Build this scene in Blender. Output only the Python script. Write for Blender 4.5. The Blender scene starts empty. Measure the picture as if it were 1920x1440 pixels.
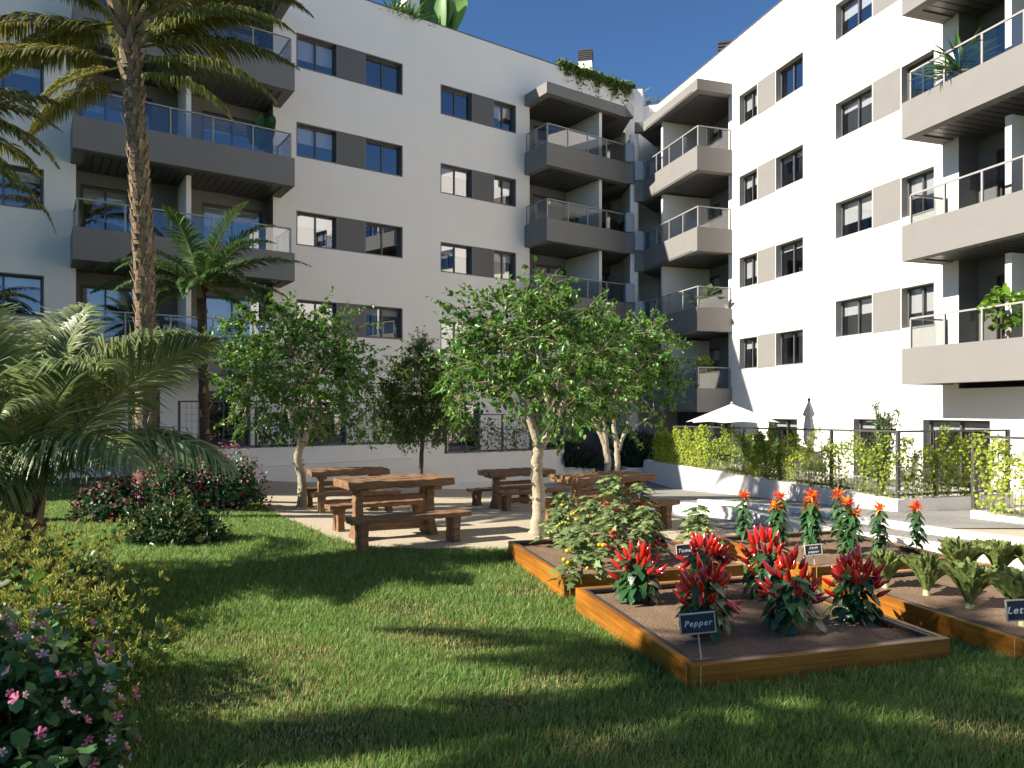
import bpy, math, random
import numpy as np
from mathutils import Vector, Matrix
R = math.radians
sc = bpy.context.scene
COL = sc.collection
F = 1335.0; HY = 768.0; CX = 960.0; CAMZ = 1.7        # photograph's own focal length, horizon and eye height
# ---------------------------------------------------------------- camera, sky, sun, exposure
cam = bpy.data.cameras.new('camera'); camo = bpy.data.objects.new('camera', cam); COL.objects.link(camo)
camo.location = (0, 0, CAMZ); camo.rotation_euler = (R(90), 0, 0)
cam.sensor_width = 36; cam.lens = 36*F/1920; cam.shift_y = 48/1920; cam.clip_start = .05; cam.clip_end = 2000
sc.camera = camo
SUN_EL = 33.0; SUN_H = (-0.958, -0.287)
w = bpy.data.worlds.new("World"); sc.world = w; w.use_nodes = True
nt = w.node_tree; bg = nt.nodes['Background']
sky = nt.nodes.new('ShaderNodeTexSky'); sky.sky_type = 'NISHITA'; sky.sun_disc = False
sky.sun_elevation = R(SUN_EL); sky.sun_rotation = math.atan2(SUN_H[0], SUN_H[1]) % (2*math.pi)
sky.altitude = 1500; sky.air_density = 0.9; sky.dust_density = 0.0; sky.ozone_density = 4.0
hsv = nt.nodes.new('ShaderNodeHueSaturation'); hsv.inputs['Saturation'].default_value = 1.1; nt.links.new(sky.outputs[0], hsv.inputs['Color'])
nt.links.new(hsv.outputs[0], bg.inputs[0]); bg.inputs[1].default_value = 0.068
sun = bpy.data.lights.new('sun', 'SUN'); sun.energy = 5.0; sun.angle = R(.55); sun.color = (1.0, .93, .81)
suno = bpy.data.objects.new('sun', sun); COL.objects.link(suno)
_s = Vector((SUN_H[0]*math.cos(R(SUN_EL)), SUN_H[1]*math.cos(R(SUN_EL)), math.sin(R(SUN_EL))))
suno.rotation_euler = _s.to_track_quat('Z', 'Y').to_euler(); suno.location = (-20, -5, 20)
sc.view_settings.view_transform = 'Standard'; sc.view_settings.look = 'None'
sc.view_settings.exposure = 1.25; sc.view_settings.gamma = 1
sc.cycles.max_bounces = 7; sc.cycles.diffuse_bounces = 3; sc.cycles.glossy_bounces = 4
sc.cycles.transmission_bounces = 4; sc.cycles.transparent_max_bounces = 14; sc.cycles.caustics_reflective = False; sc.cycles.caustics_refractive = False

# ---------------------------------------------------------------- materials
MATS = {}
def mat(name, col, rough=.7, spec=.35, noise=None, bump=None, isl=0, trans=0, metal=0, coat=0):
    """noise=(scale, colour2, amount, detail) mottles the colour in object space; isl: colour spread per leaf; trans: light through thin leaves"""
    if name in MATS: return MATS[name]
    m = bpy.data.materials.new(name); m.use_nodes = True; MATS[name] = m
    n = m.node_tree.nodes; l = m.node_tree.links
    p = n['Principled BSDF']; out = n['Material Output']
    p.inputs['Roughness'].default_value = rough; p.inputs['Specular IOR Level'].default_value = spec
    p.inputs['Metallic'].default_value = metal
    if coat: p.inputs['Coat Weight'].default_value = coat; p.inputs['Coat Roughness'].default_value = .15
    c = n.new('ShaderNodeRGB'); c.outputs[0].default_value = (*col, 1); cur = c.outputs[0]
    tc = n.new('ShaderNodeTexCoord')
    if noise:
        ns = noise if isinstance(noise, list) else [noise]
        for (s, c2, amt, det) in ns:
            t = n.new('ShaderNodeTexNoise'); t.inputs['Detail'].default_value = det
            mp = n.new('ShaderNodeMapping'); l.new(tc.outputs['Object'], mp.inputs[0])
            if isinstance(s, tuple): mp.inputs['Scale'].default_value = s; t.inputs['Scale'].default_value = 1
            else: t.inputs['Scale'].default_value = s
            l.new(mp.outputs[0], t.inputs['Vector'])
            r = n.new('ShaderNodeMapRange'); r.inputs['From Min'].default_value = .38; r.inputs['From Max'].default_value = .65
            r.inputs['To Max'].default_value = amt; l.new(t.outputs[0], r.inputs[0])
            mx = n.new('ShaderNodeMix'); mx.data_type = 'RGBA'; l.new(r.outputs[0], mx.inputs[0]); l.new(cur, mx.inputs[6]); mx.inputs[7].default_value = (*c2, 1)
            cur = mx.outputs[2]
    if isl:
        g = n.new('ShaderNodeNewGeometry'); h = n.new('ShaderNodeHueSaturation')
        a = n.new('ShaderNodeMapRange'); a.inputs['To Min'].default_value = 1-isl; a.inputs['To Max'].default_value = 1+isl
        l.new(g.outputs['Random Per Island'], a.inputs[0]); l.new(a.outputs[0], h.inputs['Value'])
        ml = n.new('ShaderNodeMath'); ml.operation = 'MULTIPLY'; ml.inputs[1].default_value = 7.31; l.new(g.outputs['Random Per Island'], ml.inputs[0])
        fr = n.new('ShaderNodeMath'); fr.operation = 'FRACT'; l.new(ml.outputs[0], fr.inputs[0])
        b = n.new('ShaderNodeMapRange'); b.inputs['To Min'].default_value = .5-.035*isl*2; b.inputs['To Max'].default_value = .5+.03*isl*2
        l.new(fr.outputs[0], b.inputs[0]); l.new(b.outputs[0], h.inputs['Hue'])
        l.new(cur, h.inputs['Color']); cur = h.outputs[0]
    l.new(cur, p.inputs['Base Color'])
    if bump:
        s, dist = bump; t = n.new('ShaderNodeTexNoise'); t.inputs['Detail'].default_value = 6
        mp = n.new('ShaderNodeMapping'); l.new(tc.outputs['Object'], mp.inputs[0])
        if isinstance(s, tuple): mp.inputs['Scale'].default_value = s; t.inputs['Scale'].default_value = 1
        else: t.inputs['Scale'].default_value = s
        l.new(mp.outputs[0], t.inputs['Vector']); b = n.new('ShaderNodeBump'); b.inputs['Distance'].default_value = dist; b.inputs['Strength'].default_value = 1
        l.new(t.outputs[0], b.inputs['Height']); l.new(b.outputs[0], p.inputs['Normal'])
    if trans:
        tr = n.new('ShaderNodeBsdfTranslucent'); hs = n.new('ShaderNodeHueSaturation'); hs.inputs['Value'].default_value = 1.5; hs.inputs['Hue'].default_value = .485
        l.new(cur, hs.inputs['Color']); l.new(hs.outputs[0], tr.inputs[0])
        ms = n.new('ShaderNodeMixShader'); ms.inputs[0].default_value = trans
        l.new(p.outputs[0], ms.inputs[1]); l.new(tr.outputs[0], ms.inputs[2]); l.new(ms.outputs[0], out.inputs[0])
    return m
def glass(name, tint, refl):
    m = bpy.data.materials.new(name); m.use_nodes = True; MATS[name] = m
    n = m.node_tree.nodes; l = m.node_tree.links; n.remove(n['Principled BSDF']); out = n['Material Output']
    t = n.new('ShaderNodeBsdfTransparent'); t.inputs[0].default_value = (*tint, 1)
    g = n.new('ShaderNodeBsdfGlossy'); g.inputs['Roughness'].default_value = .004; g.inputs[0].default_value = (.9, .93, 1, 1)
    ge = n.new('ShaderNodeNewGeometry'); dt = n.new('ShaderNodeVectorMath'); dt.operation = 'DOT_PRODUCT'; l.new(ge.outputs['Incoming'], dt.inputs[0]); l.new(ge.outputs['Normal'], dt.inputs[1])
    def mth(op, x, y=None, v=None):
        q = n.new('ShaderNodeMath'); q.operation = op; q.use_clamp = op != 'ABSOLUTE'; l.new(x, q.inputs[0])
        if y is not None: l.new(y, q.inputs[1])
        if v is not None: q.inputs[1].default_value = v
        return q.outputs[0]
    ab = mth('ABSOLUTE', dt.outputs['Value']); iv = n.new('ShaderNodeMath'); iv.operation = 'SUBTRACT'; iv.inputs[0].default_value = 1; iv.use_clamp = True; l.new(ab, iv.inputs[1])
    pw = mth('POWER', iv.outputs[0], v=4.0); sl = mth('MULTIPLY', pw, v=1-refl); a = n.new('ShaderNodeMath'); a.operation = 'ADD'; a.use_clamp = True; a.inputs[1].default_value = refl; l.new(sl, a.inputs[0])
    ms = n.new('ShaderNodeMixShader'); l.new(a.outputs[0], ms.inputs[0]); l.new(t.outputs[0], ms.inputs[1]); l.new(g.outputs[0], ms.inputs[2]); l.new(ms.outputs[0], out.inputs[0])
    return m
M_wall = mat('white_render', (.82, .765, .70), .85, .2, noise=(1.1, (.79, .735, .67), .6, 5), bump=(60, .0015))
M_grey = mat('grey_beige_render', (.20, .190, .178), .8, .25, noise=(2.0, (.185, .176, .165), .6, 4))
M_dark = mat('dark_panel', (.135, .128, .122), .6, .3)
M_frame = mat('bronze_frame', (.085, .08, .078), .4, .5)
M_jamb = mat('jamb_metal', (.17, .16, .15), .5, .4)
M_slat = mat('soffit_slat', (.085, .08, .075), .4, .5)
M_rail = mat('rail_metal', (.30, .29, .275), .4, .5)
M_jambl = mat('jamb_sunlit', (.50, .47, .43), .7, .3)  # lightened copy of the jamb colour, sunlight on the right wing's reveals painted in
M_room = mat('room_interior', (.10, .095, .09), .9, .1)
M_blind = mat('roller_blind', (.62, .61, .59), .9, .1)
M_pane = glass('window_glass', (.80, .82, .84), .26)
M_rglass = glass('rail_glass', (.66, .68, .69), .13)
M_frost = mat('frosted_panel', (.33, .36, .40), .35, .5)
M_fence = mat('fence_metal', (.065, .062, .06), .5, .4)
M_cap = mat('coping_metal', (.10, .10, .10), .4, .5)
M_low = mat('low_wall_white', (.79, .745, .69), .85, .2, noise=(1.5, (.71, .67, .615), .5, 5), bump=(50, .0015))

# ---------------------------------------------------------------- mesh helpers
class MB:
    def __init__(s): s.v = []; s.f = []; s.m = []
    def add(s, vs, fs, mi=0):
        o = len(s.v); s.v += [tuple(p) for p in vs]; s.f += [tuple(i+o for i in f) for f in fs]; s.m += [mi]*len(fs)
    def hexa(s, p, mi=0):      # 8 points: bottom ring then top ring
        s.add(p, [(3,2,1,0),(4,5,6,7),(0,1,5,4),(1,2,6,5),(2,3,7,6),(3,0,4,7)], mi)
    def box(s, c, size, rz=0, mi=0, axes=None):
        x, y, z = size[0]/2, size[1]/2, size[2]/2
        M = Matrix.Rotation(rz, 3, 'Z') if axes is None else axes
        c = Vector(c)
        s.hexa([c+M@Vector(q) for q in [(-x,-y,-z),(x,-y,-z),(x,y,-z),(-x,y,-z),(-x,-y,z),(x,-y,z),(x,y,z),(-x,y,z)]], mi)
    def bar(s, a, b, w, h=None, up=(0,0,1), mi=0):
        a, b = Vector(a), Vector(b); d = b-a; L = d.length
        if L < 1e-6: return
        d.normalize(); u = Vector(up)
        if abs(d.dot(u)) > .98: u = Vector((.3, 1, 0))
        sd = d.cross(u).normalized(); u = sd.cross(d)
        h = h or w; x = sd*w/2; z = u*h/2
        s.hexa([a-x-z, a+x-z, b+x-z, b-x-z, a-x+z, a+x+z, b+x+z, b-x+z], mi)
    def tube(s, pts, rad, sides=6, mi=0, cap=True):
        pts = [Vector(p) for p in pts]; n = len(pts); o = len(s.v); ref = None
        for i, p in enumerate(pts):
            d = (pts[min(i+1, n-1)]-pts[max(i-1, 0)])
            if d.length < 1e-9: d = Vector((0,0,1))
            d.normalize()
            if ref is None: ref = d.orthogonal().normalized()
            ref = (ref-d*ref.dot(d)); ref = ref.normalized() if ref.length > 1e-6 else d.orthogonal().normalized()
            b = d.cross(ref); r = rad[i] if hasattr(rad, '__len__') else rad
            for k in range(sides):
                a = 2*math.pi*k/sides; s.v.append(tuple(p+(ref*math.cos(a)+b*math.sin(a))*r))
        for i in range(n-1):
            for k in range(sides):
                k2 = (k+1) % sides
                s.f.append((o+i*sides+k, o+i*sides+k2, o+(i+1)*sides+k2, o+(i+1)*sides+k)); s.m.append(mi)
        if cap:
            s.f.append(tuple(o+k for k in reversed(range(sides)))); s.m.append(mi)
            s.f.append(tuple(o+(n-1)*sides+k for k in range(sides))); s.m.append(mi)
    def lathe(s, c, prof, sides=16, mi=0):   # prof: (radius, z)
        s.tube_rings = None; o = len(s.v); c = Vector(c)
        for (r, z) in prof:
            for k in range(sides):
                a = 2*math.pi*k/sides; s.v.append((c.x+r*math.cos(a), c.y+r*math.sin(a), c.z+z))
        for i in range(len(prof)-1):
            for k in range(sides):
                k2 = (k+1) % sides; s.f.append((o+i*sides+k, o+i*sides+k2, o+(i+1)*sides+k2, o+(i+1)*sides+k)); s.m.append(mi)
        s.f.append(tuple(o+(len(prof)-1)*sides+k for k in range(sides))); s.m.append(mi)
    def build(s, name, mats, parent=None, origin=None, smooth=False, bevel=0):
        me = bpy.data.meshes.new(name)
        org = Vector(origin) if origin is not None else (Vector(parent['_o']) if parent is not None and '_o' in parent else Vector((0,0,0)))
        me.from_pydata([(v[0]-org.x, v[1]-org.y, v[2]-org.z) for v in s.v], [], s.f)
        mats = mats if isinstance(mats, (list, tuple)) else [mats]
        for m_ in mats: me.materials.append(m_)
        if len(mats) > 1: me.polygons.foreach_set('material_index', s.m)
        if smooth: me.polygons.foreach_set('use_smooth', [True]*len(me.polygons))
        me.update()
        o = bpy.data.objects.new(name, me); COL.objects.link(o)
        if parent is not None: o.parent = parent
        if parent is None: o.location = org
        if bevel:
            b = o.modifiers.new('bevel', 'BEVEL'); b.width = bevel; b.segments = 1; b.limit_method = 'ANGLE'
        o['_o'] = tuple(org)
        return o
def npmesh(name, V, faces, mats, parent=None, origin=None, smooth=False, mi=None):
    """V: (n,3) array; faces: list of (k-gon index arrays (m,k))"""
    org = np.array(origin if origin is not None else (parent['_o'] if parent is not None and '_o' in parent else (0,0,0)), dtype=np.float64)
    me = bpy.data.meshes.new(name); me.vertices.add(len(V)); me.vertices.foreach_set('co', (V-org).astype(np.float32).ravel())
    tot = sum(f.size for f in faces); npoly = sum(len(f) for f in faces)
    me.loops.add(tot); me.loops.foreach_set('vertex_index', np.concatenate([f.ravel() for f in faces]).astype(np.int32))
    me.polygons.add(npoly); lt = np.concatenate([np.full(len(f), f.shape[1]) for f in faces]).astype(np.int32)
    ls = np.concatenate([[0], np.cumsum(lt)[:-1]]).astype(np.int32)
    me.polygons.foreach_set('loop_start', ls); me.polygons.foreach_set('loop_total', lt)
    if smooth: me.polygons.foreach_set('use_smooth', np.ones(npoly, dtype=bool))
    for m_ in (mats if isinstance(mats, (list, tuple)) else [mats]): me.materials.append(m_)
    if mi is not None: me.polygons.foreach_set('material_index', mi.astype(np.int32))
    me.update(calc_edges=True); me.validate()
    o = bpy.data.objects.new(name, me); COL.objects.link(o)
    if parent is not None: o.parent = parent
    else: o.location = org
    o['_o'] = tuple(float(x) for x in org)
    return o
def tag(o, label=None, cat=None, group=None, kind=None):
    if label: o['label'] = label
    if cat: o['category'] = cat
    if group: o['group'] = group
    if kind: o['kind'] = kind
    return o
def thing(name, loc, label, cat, group=None, rz=0):
    o = bpy.data.objects.new(name, None); COL.objects.link(o); o.location = loc; o.rotation_euler = (0, 0, rz)
    o.empty_display_size = .2; o['_o'] = (0., 0., 0.) if rz else tuple(float(x) for x in loc)
    return tag(o, label, cat, group)
def local(name, loc, label, cat, group=None, rz=0):     # a thing whose parts are modelled round (0,0,0)
    o = thing(name, loc, label, cat, group, rz); o['_o'] = (0., 0., 0.); return o
def kids(o): return [c for c in sc.objects if c.parent == o]
def copy_tree(o, parent=None):
    c = o.copy(); COL.objects.link(c); c.parent = parent
    for ch in CH.get(o.name, []) or kids(o): copy_tree(ch, c)
    return c
CH = {}
# ---------------------------------------------------------------- facade frames
class Fr:
    def __init__(s, P0, d, n): s.P = Vector((*P0, 0)); s.d = Vector((*d, 0)); s.n = Vector((*n, 0))
    def at(s, u, z, d=0): p = s.P+s.d*u+s.n*d; return Vector((p.x, p.y, z))
    def U(s, px, d=0):
        k = (px-CX)/F; P = s.P+s.n*d; return (k*P.y-P.x)/(s.d.x-k*s.d.y)
    def Z(s, px, py, d=0): p = s.at(s.U(px, d), 0, d); return CAMZ+(HY-py)/F*p.y
    def box(s, mb, u0, u1, z0, z1, d0, d1, mi=0):
        q = [s.at(u0,z0,d1), s.at(u1,z0,d1), s.at(u1,z0,d0), s.at(u0,z0,d0)]
        mb.hexa(q+[Vector((p.x,p.y,z1)) for p in q], mi)
    def quad(s, mb, u0, u1, z0, z1, d, mi=0):
        mb.add([s.at(u0,z0,d), s.at(u1,z0,d), s.at(u1,z1,d), s.at(u0,z1,d)], [(0,1,2,3)], mi)
    def ud(s, x, y): v = Vector((x, y, 0))-s.P; return v.dot(s.d), v.dot(s.n)
L_ = Fr((-7.27, 24.0), (.8281, .5606), (.5606, -.8281))
R_ = Fr((8.40, 26.35), (.2957, -.9553), (-.9553, -.2957))
def gz(x, y):            # lie of the land: level lawn, falling gently towards the corner of the court
    s = min(max((x+8.5)/7.5, 0), 1); s = s*s*(3-2*s); wx = .35+.65*s
    t = max(0, min(y, 24.0)-9.5); t = t*t/(t+.6) if t > 0 else 0
    b = min(max((5.8-y)/1.5, 0), 1); return -.0705*t*wx+.055*b*b*(3-2*b)
def gzv(x, y):
    s = np.clip((x+8.5)/7.5, 0, 1); s = s*s*(3-2*s); wx = .35+.65*s
    t = np.maximum(0, np.minimum(y, 24.0)-9.5); t = t*t/(t+.6); b = np.clip((5.8-y)/1.5, 0, 1); return -.0705*t*wx+.055*b*b*(3-2*b)
def ground_at(px, py, dz=0):   # where a pixel's ray meets the land (dz above it)
    Y = 6.0
    for _ in range(60):
        z = gz((px-CX)/F*Y, Y)+dz; Y = .5*Y+.5*F*(CAMZ-z)/(py-HY)
    return ((px-CX)/F*Y, Y, gz((px-CX)/F*Y, Y))
def strip(mb, pts, z0, z1, th, mi=0, side=1):
    """wall along a polyline (list of (x,y)), thickness to one side, mitred"""
    P = [Vector((p[0], p[1])) for p in pts]; n = len(P); off = []
    for i in range(n):
        ns = []
        for a, b in ((i-1, i), (i, i+1)):
            if a >= 0 and b < n: d = (P[b]-P[a]).normalized(); ns.append(Vector((-d.y, d.x))*side)
        m = sum(ns, Vector((0,0)))/len(ns); m.normalize(); m = m/max(.3, m.dot(ns[0])); off.append(P[i]+m*th)
    zz0 = z0 if hasattr(z0, '__len__') else [z0]*n; zz1 = z1 if hasattr(z1, '__len__') else [z1]*n
    vs = []
    for i in range(n):
        vs += [(P[i].x,P[i].y,zz0[i]), (off[i].x,off[i].y,zz0[i]), (off[i].x,off[i].y,zz1[i]), (P[i].x,P[i].y,zz1[i])]
    fs = []
    for i in range(n-1):
        for k in range(4): k2 = (k+1) % 4; fs.append((i*4+k, (i+1)*4+k, (i+1)*4+k2, i*4+k2))
    fs += [(0,1,2,3), tuple((n-1)*4+k for k in (3,2,1,0))]
    mb.add(vs, fs, mi)
# ================================================================ the two apartment wings
def facade(parent, fr, u0, u1, z0, z1, holes, depth=.16, name='wall'):
    us = sorted({u0, u1, *[min(max(h[i], u0), u1) for h in holes for i in (0, 1)]})
    zs = sorted({z0, z1, *[min(max(h[i], z0), z1) for h in holes for i in (2, 3)]})
    mb = MB()
    for i in range(len(us)-1):
        for j in range(len(zs)-1):
            uc, zc = (us[i]+us[i+1])/2, (zs[j]+zs[j+1])/2
            if any(h[0] < uc < h[1] and h[2] < zc < h[3] for h in holes): continue
            fr.quad(mb, us[i], us[i+1], zs[j], zs[j+1], 0)
    return mb
def reveal(parent, fr, u0, u1, z0, z1, d0, mt):
    mb = MB(); a = .035
    fr.box(mb, u0, u0+a, z0, z1, d0, .004); fr.box(mb, u1-a, u1, z0, z1, d0, .004)
    fr.box(mb, u0+a, u1-a, z1-a, z1, d0, .004); fr.box(mb, u0+a, u1-a, z0, z0+a, d0, .02)
    return mb.build('reveal', mt, parent)
def window(parent, fr, u0, u1, z0, z1, d=-.20, n=2, blind=(), mt=None, name='window', depth=1.6):
    fw = .05; mb = MB(); a = .035; U0, U1, Z0, Z1 = u0+a, u1-a, z0+a, z1-a
    fr.box(mb, U0, U0+fw, Z0, Z1, d-.06, d); fr.box(mb, U1-fw, U1, Z0, Z1, d-.06, d)
    fr.box(mb, U0+fw, U1-fw, Z1-fw, Z1, d-.06, d); fr.box(mb, U0+fw, U1-fw, Z0, Z0+fw, d-.06, d)
    wd = (U1-U0-fw)/n
    for i in range(1, n): fr.box(mb, U0+wd*i, U0+wd*i+fw, Z0+fw, Z1-fw, d-.06, d+.012)
    o = mb.build(name, M_frame, parent)
    reveal(o, fr, u0, u1, z0, z1, d-.06, mt or M_jamb)
    for i in range(n):
        mb = MB(); fr.quad(mb, U0+wd*i+fw, U0+wd*(i+1), Z0+fw, Z1-fw, d-.03); mb.build('pane', M_pane, o)
        b = blind[i] if i < len(blind) else 0
        if b > 0:
            mb = MB(); fr.box(mb, U0+wd*i+fw, U0+wd*(i+1), Z0+fw+(Z1-Z0-2*fw)*(1-b), Z1-fw, d-.10, d-.092)
            fr.box(mb, U0+wd*i+fw, U0+wd*(i+1), Z0+fw+(Z1-Z0-2*fw)*(1-b)-.02, Z0+fw+(Z1-Z0-2*fw)*(1-b), d-.106, d-.086)
            mb.build('blind', M_blind, o)
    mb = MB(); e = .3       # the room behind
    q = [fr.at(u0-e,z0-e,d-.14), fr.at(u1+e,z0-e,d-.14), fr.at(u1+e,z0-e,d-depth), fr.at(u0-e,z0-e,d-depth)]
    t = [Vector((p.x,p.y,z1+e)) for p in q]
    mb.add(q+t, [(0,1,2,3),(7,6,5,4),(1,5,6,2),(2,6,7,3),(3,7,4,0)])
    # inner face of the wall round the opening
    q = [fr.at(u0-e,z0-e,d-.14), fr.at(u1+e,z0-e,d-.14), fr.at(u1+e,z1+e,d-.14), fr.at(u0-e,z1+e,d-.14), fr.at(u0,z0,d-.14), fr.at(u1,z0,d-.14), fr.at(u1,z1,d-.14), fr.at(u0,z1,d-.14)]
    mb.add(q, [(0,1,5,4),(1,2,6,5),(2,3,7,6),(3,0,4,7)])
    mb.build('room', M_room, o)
    return o
def panel(parent, fr, u0, u1, z0, z1, mt):
    mb = MB(); fr.box(mb, u0, u1, z0, z1, -.05, .004); return mb.build('facade_panel', mt, parent)
def balcony(parent, fr, line, zt, zb, back, recess_d, th=.12, rail=True, slat=True, inset=.1, hrail=.78, step=1.05, roof=False, frost=None, mt=None):
    """line: outer (u,d) points; back: (u0,u1) of the recess behind; zt/zb top and underside of the fascia"""
    mt = mt or M_grey
    W = [fr.at(u, 0, d) for u, d in line]; pts = [(p.x, p.y) for p in W]
    ins = 1
    mb = MB(); strip(mb, pts, zb, zt, th, 0, ins)
    o = mb.build('balcony', mt, parent)
    # slab (floor) filling the outline back to the recess wall
    poly = [fr.at(u, 0, d) for u, d in line]+[fr.at(back[1], 0, recess_d), fr.at(back[0], 0, recess_d)]
    z_fl = zt-.35 if not roof else zt-.03; z_so = zb+.07
    cen = sum(poly, Vector((0,0,0)))/len(poly)
    P = [cen+(p-cen)*.995 for p in poly]
    mb = MB(); n = len(P)
    mb.add([(p.x,p.y,z_so) for p in P]+[(p.x,p.y,z_fl) for p in P], [tuple(reversed(range(n))), tuple(range(n, 2*n))]+[(i,(i+1)%n,n+(i+1)%n,n+i) for i in range(n)])
    mb.build('slab', mt, o)
    # lip round the underside and the slats inside it
    mb = MB(); strip(mb, [tuple((cen+(p-cen)*.99).xy) for p in W], zb+.004, zb+.068, .28, 0, ins); mb.build('lip', mt, o)
    if slat:
        mb = MB(); us = [u for u, d in line]; ua, ub = min(us)+.32, max(us)-.32; dm = max(d for u, d in line)
        u = ua
        while u < ub:
            w_ = min(.19, ub-u); fr.box(mb, u, u+w_, z_so-.035, z_so-.012, recess_d+.02 if back[0] < u < back[1] else .02, dm-.32); u += .22
        mb.build('soffit_slats', M_slat, o)
    if rail:
        rp = [(p.x, p.y) for p in W]; q = MB(); strip(q, rp, 0, 1, inset, 0, ins)
        off = [Vector((q.v[i*4+1][0], q.v[i*4+1][1], 0)) for i in range(len(rp))]
        mr = MB(); zt2 = zt+hrail; gl = []
        for i in range(len(off)-1):
            a, b = off[i], off[i+1]; Ls = (b-a).length
            mr.bar((a.x,a.y,zt2), (b.x,b.y,zt2), .05, .04)
            k = max(1, round(Ls/step))
            for j in range(k+1):
                if j == 0 and i > 0: continue
                p = a+(b-a)*j/k; mr.box((p.x,p.y,(zt+zt2)/2-.05), (.045,.045,zt2-zt+.06), math.atan2(b.y-a.y, b.x-a.x))
            for j in range(k):
                p0 = a+(b-a)*(j+.04)/k; p1 = a+(b-a)*(j+.96)/k; gl.append((p0, p1))
        mr.build('railing', M_rail, o)
        for p0, p1 in gl:
            g = MB(); g.add([(p0.x,p0.y,zt),(p1.x,p1.y,zt),(p1.x,p1.y,zt2-.05),(p0.x,p0.y,zt2-.05)], [(0,1,2,3)]); g.build('glass_panel', M_rglass, o)
    return o
def loggia(parent, fr, u0, u1, z0, z1, rd, doors, mt=None):
    """recess cut in the facade: side faces and back wall with door openings"""
    mt = mt or M_grey; mb = facade(parent, Fr2(fr, rd), u0, u1, z0, z1, doors)
    for u in (u0, u1): mb.add([fr.at(u,z0,0), fr.at(u,z0,rd), fr.at(u,z1,rd), fr.at(u,z1,0)], [(0,1,2,3)])
    return mb.build('recess_wall', mt, parent)
def Fr2(fr, d): p = fr.at(0, 0, d); return Fr((p.x, p.y), (fr.d.x, fr.d.y), (fr.n.x, fr.n.y))
rb = random.Random(4)
# ---------------------------------------------------------------- left wing
BL = thing('apartment_building', tuple(L_.at(0, 0, -6)), 'white apartment wing in shade on the left, with dark grey panels between its windows', 'building')
topL = 16.3; holes = []; wins = []
rowsL = [14.42, 11.41, 8.42, 5.43]; rowsL2 = [14.09, 11.09, 8.09]
colA = (L_.U(555.7), L_.U(632.8), L_.U(684), L_.U(755)); colB = (L_.U(826), L_.U(886.5), L_.U(925), L_.U(967.5))
blA = {0: ((.66,.66),(0,0)), 1: ((.5,.5),(0,0)), 2: ((.35,.35),(0,0)), 3: ((0,0),(.2,.2))}
blB = {0: ((0,0),(.5,.4)), 1: ((.25,.25),(.3,.5)), 2: ((.3,.3),(.3,.3))}
for i, zt in enumerate(rowsL):
    for k in (0, 2): wins.append((colA[k], colA[k+1], zt-1.16, zt, blA[i][k//2]))
    wins.append((L_.U(-75), L_.U(82.6), zt-1.16+(.03), zt+.03, (.25, .25)))
    wins.append((L_.U(-360), L_.U(-230), zt-1.16, zt, (.4, .4)))
for i, zt in enumerate(rowsL2+[5.09]):
    for k in (0, 2): wins.append((colB[k], colB[k+1], zt-1.14, zt, blB.get(i, ((.3,.3),(.3,.3)))[k//2]))
gfl = [(L_.U(372), L_.U(470), .2, 2.3), (L_.U(560), L_.U(650), .2, 2.3), (L_.U(840), L_.U(900), -.15, 1.95), (L_.U(240), L_.U(300), .2, 2.3)]
for g in gfl: wins.append((*g, (.0, .0)))
recA = (L_.U(142.5), L_.U(512)); recB = (L_.U(993), L_.U(1184))
holes = [(a, b, c, d) for a, b, c, d, e in wins]+[(recA[0], recA[1], 2.9, 14.68), (recB[0], recB[1], -1.3, 14.3)]
mb = facade(BL, L_, -32, L_.ud(5.17, 32.42)[0], -1.4, topL, holes); mb.build('wall', M_wall, BL)
for a, b, c, d, e in wins: window(BL, L_, a, b, c, d, blind=e)
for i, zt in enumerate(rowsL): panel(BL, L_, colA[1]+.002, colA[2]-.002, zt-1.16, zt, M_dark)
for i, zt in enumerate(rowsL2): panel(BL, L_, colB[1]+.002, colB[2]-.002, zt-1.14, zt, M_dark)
# big stacked balconies
foot = L_.U(552.7, 1.53); footl = L_.U(136.7, 1.53)
topsA = [12.62, 9.62, 6.63, 3.63]
drA = []
for zt in topsA+[15.7]:
    fl = zt-.35; zh = fl+2.14
    if zt < 15: drA += [(L_.U(150,-.75), L_.U(286,-.75), fl, zh), (L_.U(378,-.75), L_.U(492,-.75), fl, zh)]
loggia(BL, L_, recA[0], recA[1], 2.9, 14.68, -.75, drA)
L75 = Fr2(L_, -.75)
for a in drA: window(BL, L75, a[0], a[1], a[2], a[3], d=-.08, blind=(.2+.3*rb.random(), .2), name='balcony_door', n=3 if a[0] < L_.U(200) else 2, mt=M_frame)
for zt in topsA:
    o = balcony(BL, L_, [(footl,0),(footl,1.53),(foot,1.53),(foot,0)], zt, zt-.88, recA, -.75)
    mb = MB(); u = L_.U(358, .7); L_.box(mb, u-.14, u, zt-.35, zt+2.12, -.75, .75); mb.build('partition', M_wall, o)
balcony(BL, L_, [(footl,0),(footl,1.53),(foot,1.53),(foot,0)], 15.08, 14.64, recA, -.75, rail=False, roof=True)
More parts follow.
